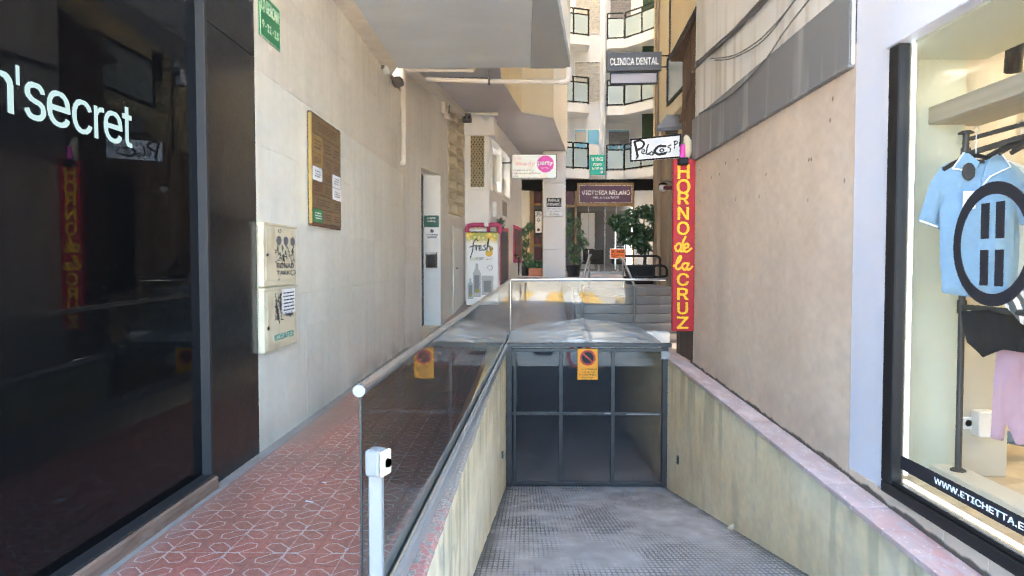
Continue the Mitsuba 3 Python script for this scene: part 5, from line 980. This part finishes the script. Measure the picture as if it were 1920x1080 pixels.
part(sf, 'dado', bx(fx(960), fx(993), YB - .1, YB - .051, Zp, bzz(432)), 'facade_cream')
xs_ = [1081, 1103, 1134, 1155, 1186]
for i in range(4): part(sf, 'pane', pane4((fx(xs_[i]) + .01, YB, Zp + .04), (fx(xs_[i + 1]) - .01, YB, Zp + .04), (fx(xs_[i + 1]) - .01, YB, bzz(388)), (fx(xs_[i]) + .01, YB, bzz(388))), 'clear_glass')
part(sf, 'pane', pane4((fx(1022), YB, Zp + .04), (fx(1077), YB, Zp + .04), (fx(1077), YB, bzz(392)), (fx(1022), YB, bzz(392))), 'clear_glass')
for x_ in xs_[1:4]: part(sf, 'glass_joint', bx(fx(x_) - .012, fx(x_) + .012, YB - .012, YB + .012, Zp + .04, bzz(388)), 'steel_dull')
part(sf, 'kick_rail', bx(fx(1022), fx(1186), YB - .03, YB + .03, Zp, Zp + .12), 'steel_dull')
for x_ in (1153, 1170): part(sf, 'door_pull', tube([(fx(x_), YB - .07, bzz(505 if x_ == 1153 else 470)), (fx(x_), YB - .07, bzz(433))], .022, 8), 'steel', smooth=40)
part(sf, 'door_pull_bar', tube([(fx(1153), YB - .07, bzz(462)), (fx(1170), YB - .07, bzz(462))], .014, 8), 'steel', smooth=40)
single('salon_mirror', bx(fx(1095), fx(1122), YB + 1.6, YB + 1.7, bzz(505), bzz(395)), 'column_stone', 'pale tall panel inside the salon window', 'panel')
for i, (x_, hh) in enumerate(((1110, .9), (1128, .8), (1165, 1.0))):
    t = thing('salon_chair', ('dark salon chair behind the left glass', 'dark salon chair in the middle of the salon', 'dark salon chair behind the door')[i], 'chair'); q = fx(x_)
    part(t, 'seat', bx(q - .28, q + .28, YB + .9, YB + 1.4, Zp + .42, Zp + .54, .04), 'black_paint'); part(t, 'backrest', bx(q - .25, q + .25, YB + 1.38, YB + 1.48, Zp + .55, Zp + .55 + hh * .6, .04), 'black_paint'); part(t, 'pedestal', moved(lathe([(0, 0), (.25, 0), (.25, .03), (.04, .05), (.04, .42), (0, .42)], 14), q, YB + 1.15, Zp), 'steel_dull', smooth=30)
sv = thing('for_sale_sign', "orange and black 'SE VENDE' sign hung on the salon door", 'sign')
a, b = onY(1143.5, 466, YB - .12), onY(1173, 485, YB - .12); w, h = b[0] - a[0], a[2] - b[2]; o = np.array(((a[0] + b[0]) / 2, YB - .12, (a[2] + b[2]) / 2))
part(sv, 'board', frame_mesh(bx(-w / 2, w / 2, -h / 2, h / 2, 0, .012, .003), o, EX, EZ), 'white_print'); part(sv, 'orange_field', frame_mesh(bx(-w / 2 + .03, w / 2 - .03, -h / 2 + .03, h / 2 - .03, .012, .015), o, EX, EZ), 'sale_orange')
each(sv, 'lettering', [at2(text('SE VENDE', w * .8, h * .28, .003, True), 0, h * .2), at2(text('O ALQUILA', w * .8, h * .2, .003, True), 0, -h * .12), at2(text('TEL', w * .3, h * .16, .003, True), -w * .2, -h * .33)], o + [0, -.015, 0], EX, EZ, 'ink')

# ------------------------------------------------------------------ plants
nr = np.random.default_rng(5)
def tree(name, label, base, h_trunk, cents, rads, n, size, pot, mt='leaf', cat_='tree'):
    t = thing(name, label, cat_); b = np.array(base, float); top = np.mean(cents, axis=0)
    part(t, 'trunk', cat([tube(curve([b + [0, 0, .05], b + [.03, .02, h_trunk * .5], b + [-.01, 0, h_trunk]]), np.linspace(.045, .03, 17), 8)] + [tube(curve([b + [-.01, 0, h_trunk], (b + [0, 0, h_trunk] + np.array(c)) / 2 + nr.normal(size=3) * .05, c]), np.linspace(.025, .007, 17), 6) for c in cents]), 'bark', smooth=50)
    part(t, 'crown', leaves(cents, rads, n, size, nr), mt)
    if pot: part(t, 'pot', moved(lathe(pot, 20), *b), 'black_paint' if pot[1][0] < .3 else 'terracotta', smooth=30)
    return t
yt = 16.2
C = [onY(px, py, yt + dy) for px, py, dy in ((1165, 425, .0), (1185, 402, .2), (1210, 395, .0), (1228, 405, -.2), (1238, 425, .1), (1200, 430, -.1), (1220, 440, .2), (1175, 445, .1), (1205, 462, 0), (1180, 415, -.3), (1195, 450, -.2), (1155, 412, .1))]
b_ = onY(1207, 505, yt); b_[2] = 1.3
tree('potted_ficus', 'dense dark green potted tree beside the salon door', b_, .75, C, [(.17, .22, .17)] * len(C), 2300, .12, None)
tp = thing('planter_box', 'long black planter box under the dark potted tree', 'planter')
a, b = onY(1175, 497, yt), onY(1233, 519, yt); part(tp, 'box', bx(a[0], b[0], yt - .25, yt + .25, 1.055, a[2], .015), 'black_paint'); part(tp, 'soil', bx(a[0] + .03, b[0] - .03, yt - .22, yt + .22, a[2] - .002, a[2] + .012), 'bark')
ytl = 22.6
C = [onY(px, py, ytl + 1.5) for px, py in ((1068, 430), (1080, 418), (1090, 440), (1070, 460), (1085, 465), (1075, 480), (1095, 455), (1066, 405), (1082, 490))]
b_ = onY(1075, 515, ytl + 1.5); b_[2] = 1.05
tree('slender_tree', 'loose grey green potted tree just right of the stone column', b_, .7, C, [(.16, .2, .2)] * len(C), 800, .12, [(0, 0), (.2, 0), (.26, .4), (.22, .4), (.2, .36), (0, .36)], 'leaf_pale')
C = [onY(px, py, 25) for px, py in ((982, 435), (992, 425), (985, 455), (978, 470), (990, 480), (984, 495))]; b_ = onY(984, 515, 25); b_[2] = 1.05
tree('tall_plant', 'tall feathery plant left of the stone column', b_, .6, C, [(.14, .16, .18)] * len(C), 700, .13, [(0, 0), (.18, 0), (.24, .36), (.2, .36), (0, .33)], 'leaf_pale', 'plant')
b_ = onY(1004, 515, 24.5); b_[2] = 1.05; pf = thing('terracotta_planter', 'low green plant in a terracotta pot left of the column', 'plant')
part(pf, 'pot', bx(b_[0] - .24, b_[0] + .24, 24.3, 24.7, 1.05, 1.35, .03), 'terracotta'); part(pf, 'foliage', leaves([b_ + [dx, 0, .45] for dx in (-.15, 0, .15)], [(.14, .16, .16)] * 3, 420, .11, nr), 'leaf')

# ------------------------------------------------------------------ steps rails and rack on the plaza
for i, (pts, lab) in enumerate(([[(1108, 478, 14.2), (1105, 482, 14.1), (1098, 505, 13.4), (1092, 535, 12.95)], 'left steel handrail of the passage steps'], [[(1163, 483, 14.4), (1168, 487, 14.1), (1178, 508, 13.4), (1190, 538, 12.95)], 'right steel handrail of the passage steps'])):
    t = thing('step_handrail', lab, 'handrail'); p3 = [onY(*q) for q in pts]
    part(t, 'rail', tube(curve(p3, 5), .024, 10), 'steel_dull', smooth=40)
    sx = -.1 if i == 0 else .1
    part(t, 'lower_rail', tube(curve([q + [sx * .6, 0, -.16] for q in p3], 5), .016, 8), 'steel_dull', smooth=40)
    part(t, 'post', tube([p3[1], (p3[1][0], p3[1][1], 1.05)], .02, 8), 'steel_dull', smooth=40); part(t, 'post', tube([p3[-1], (p3[-1][0], p3[-1][1], .3)], .02, 8), 'steel_dull', smooth=40)
rkk = thing('tube_railing', 'black looped tube railing at the edge of the raised plaza', 'railing')
Yk = 14.15
def loop(pts): return tube(curve([onY(px, py, Yk) for px, py in pts], 4), .024, 10)
part(rkk, 'upper_loop', loop([(1172, 480), (1200, 480), (1228, 480), (1236, 483), (1238, 492), (1238, 524)]), 'black_paint', smooth=40)
part(rkk, 'lower_loop', loop([(1168, 500), (1200, 499), (1240, 498), (1249, 503), (1250, 511), (1246, 518), (1200, 520), (1170, 520)]), 'black_paint', smooth=40)
part(rkk, 'post', tube([onY(1178, 500, Yk), onY(1178, 526, Yk)], .02, 8), 'black_paint', smooth=40); part(rkk, 'post', tube([onY(1226, 500, Yk), onY(1226, 526, Yk)], .02, 8), 'black_paint', smooth=40)
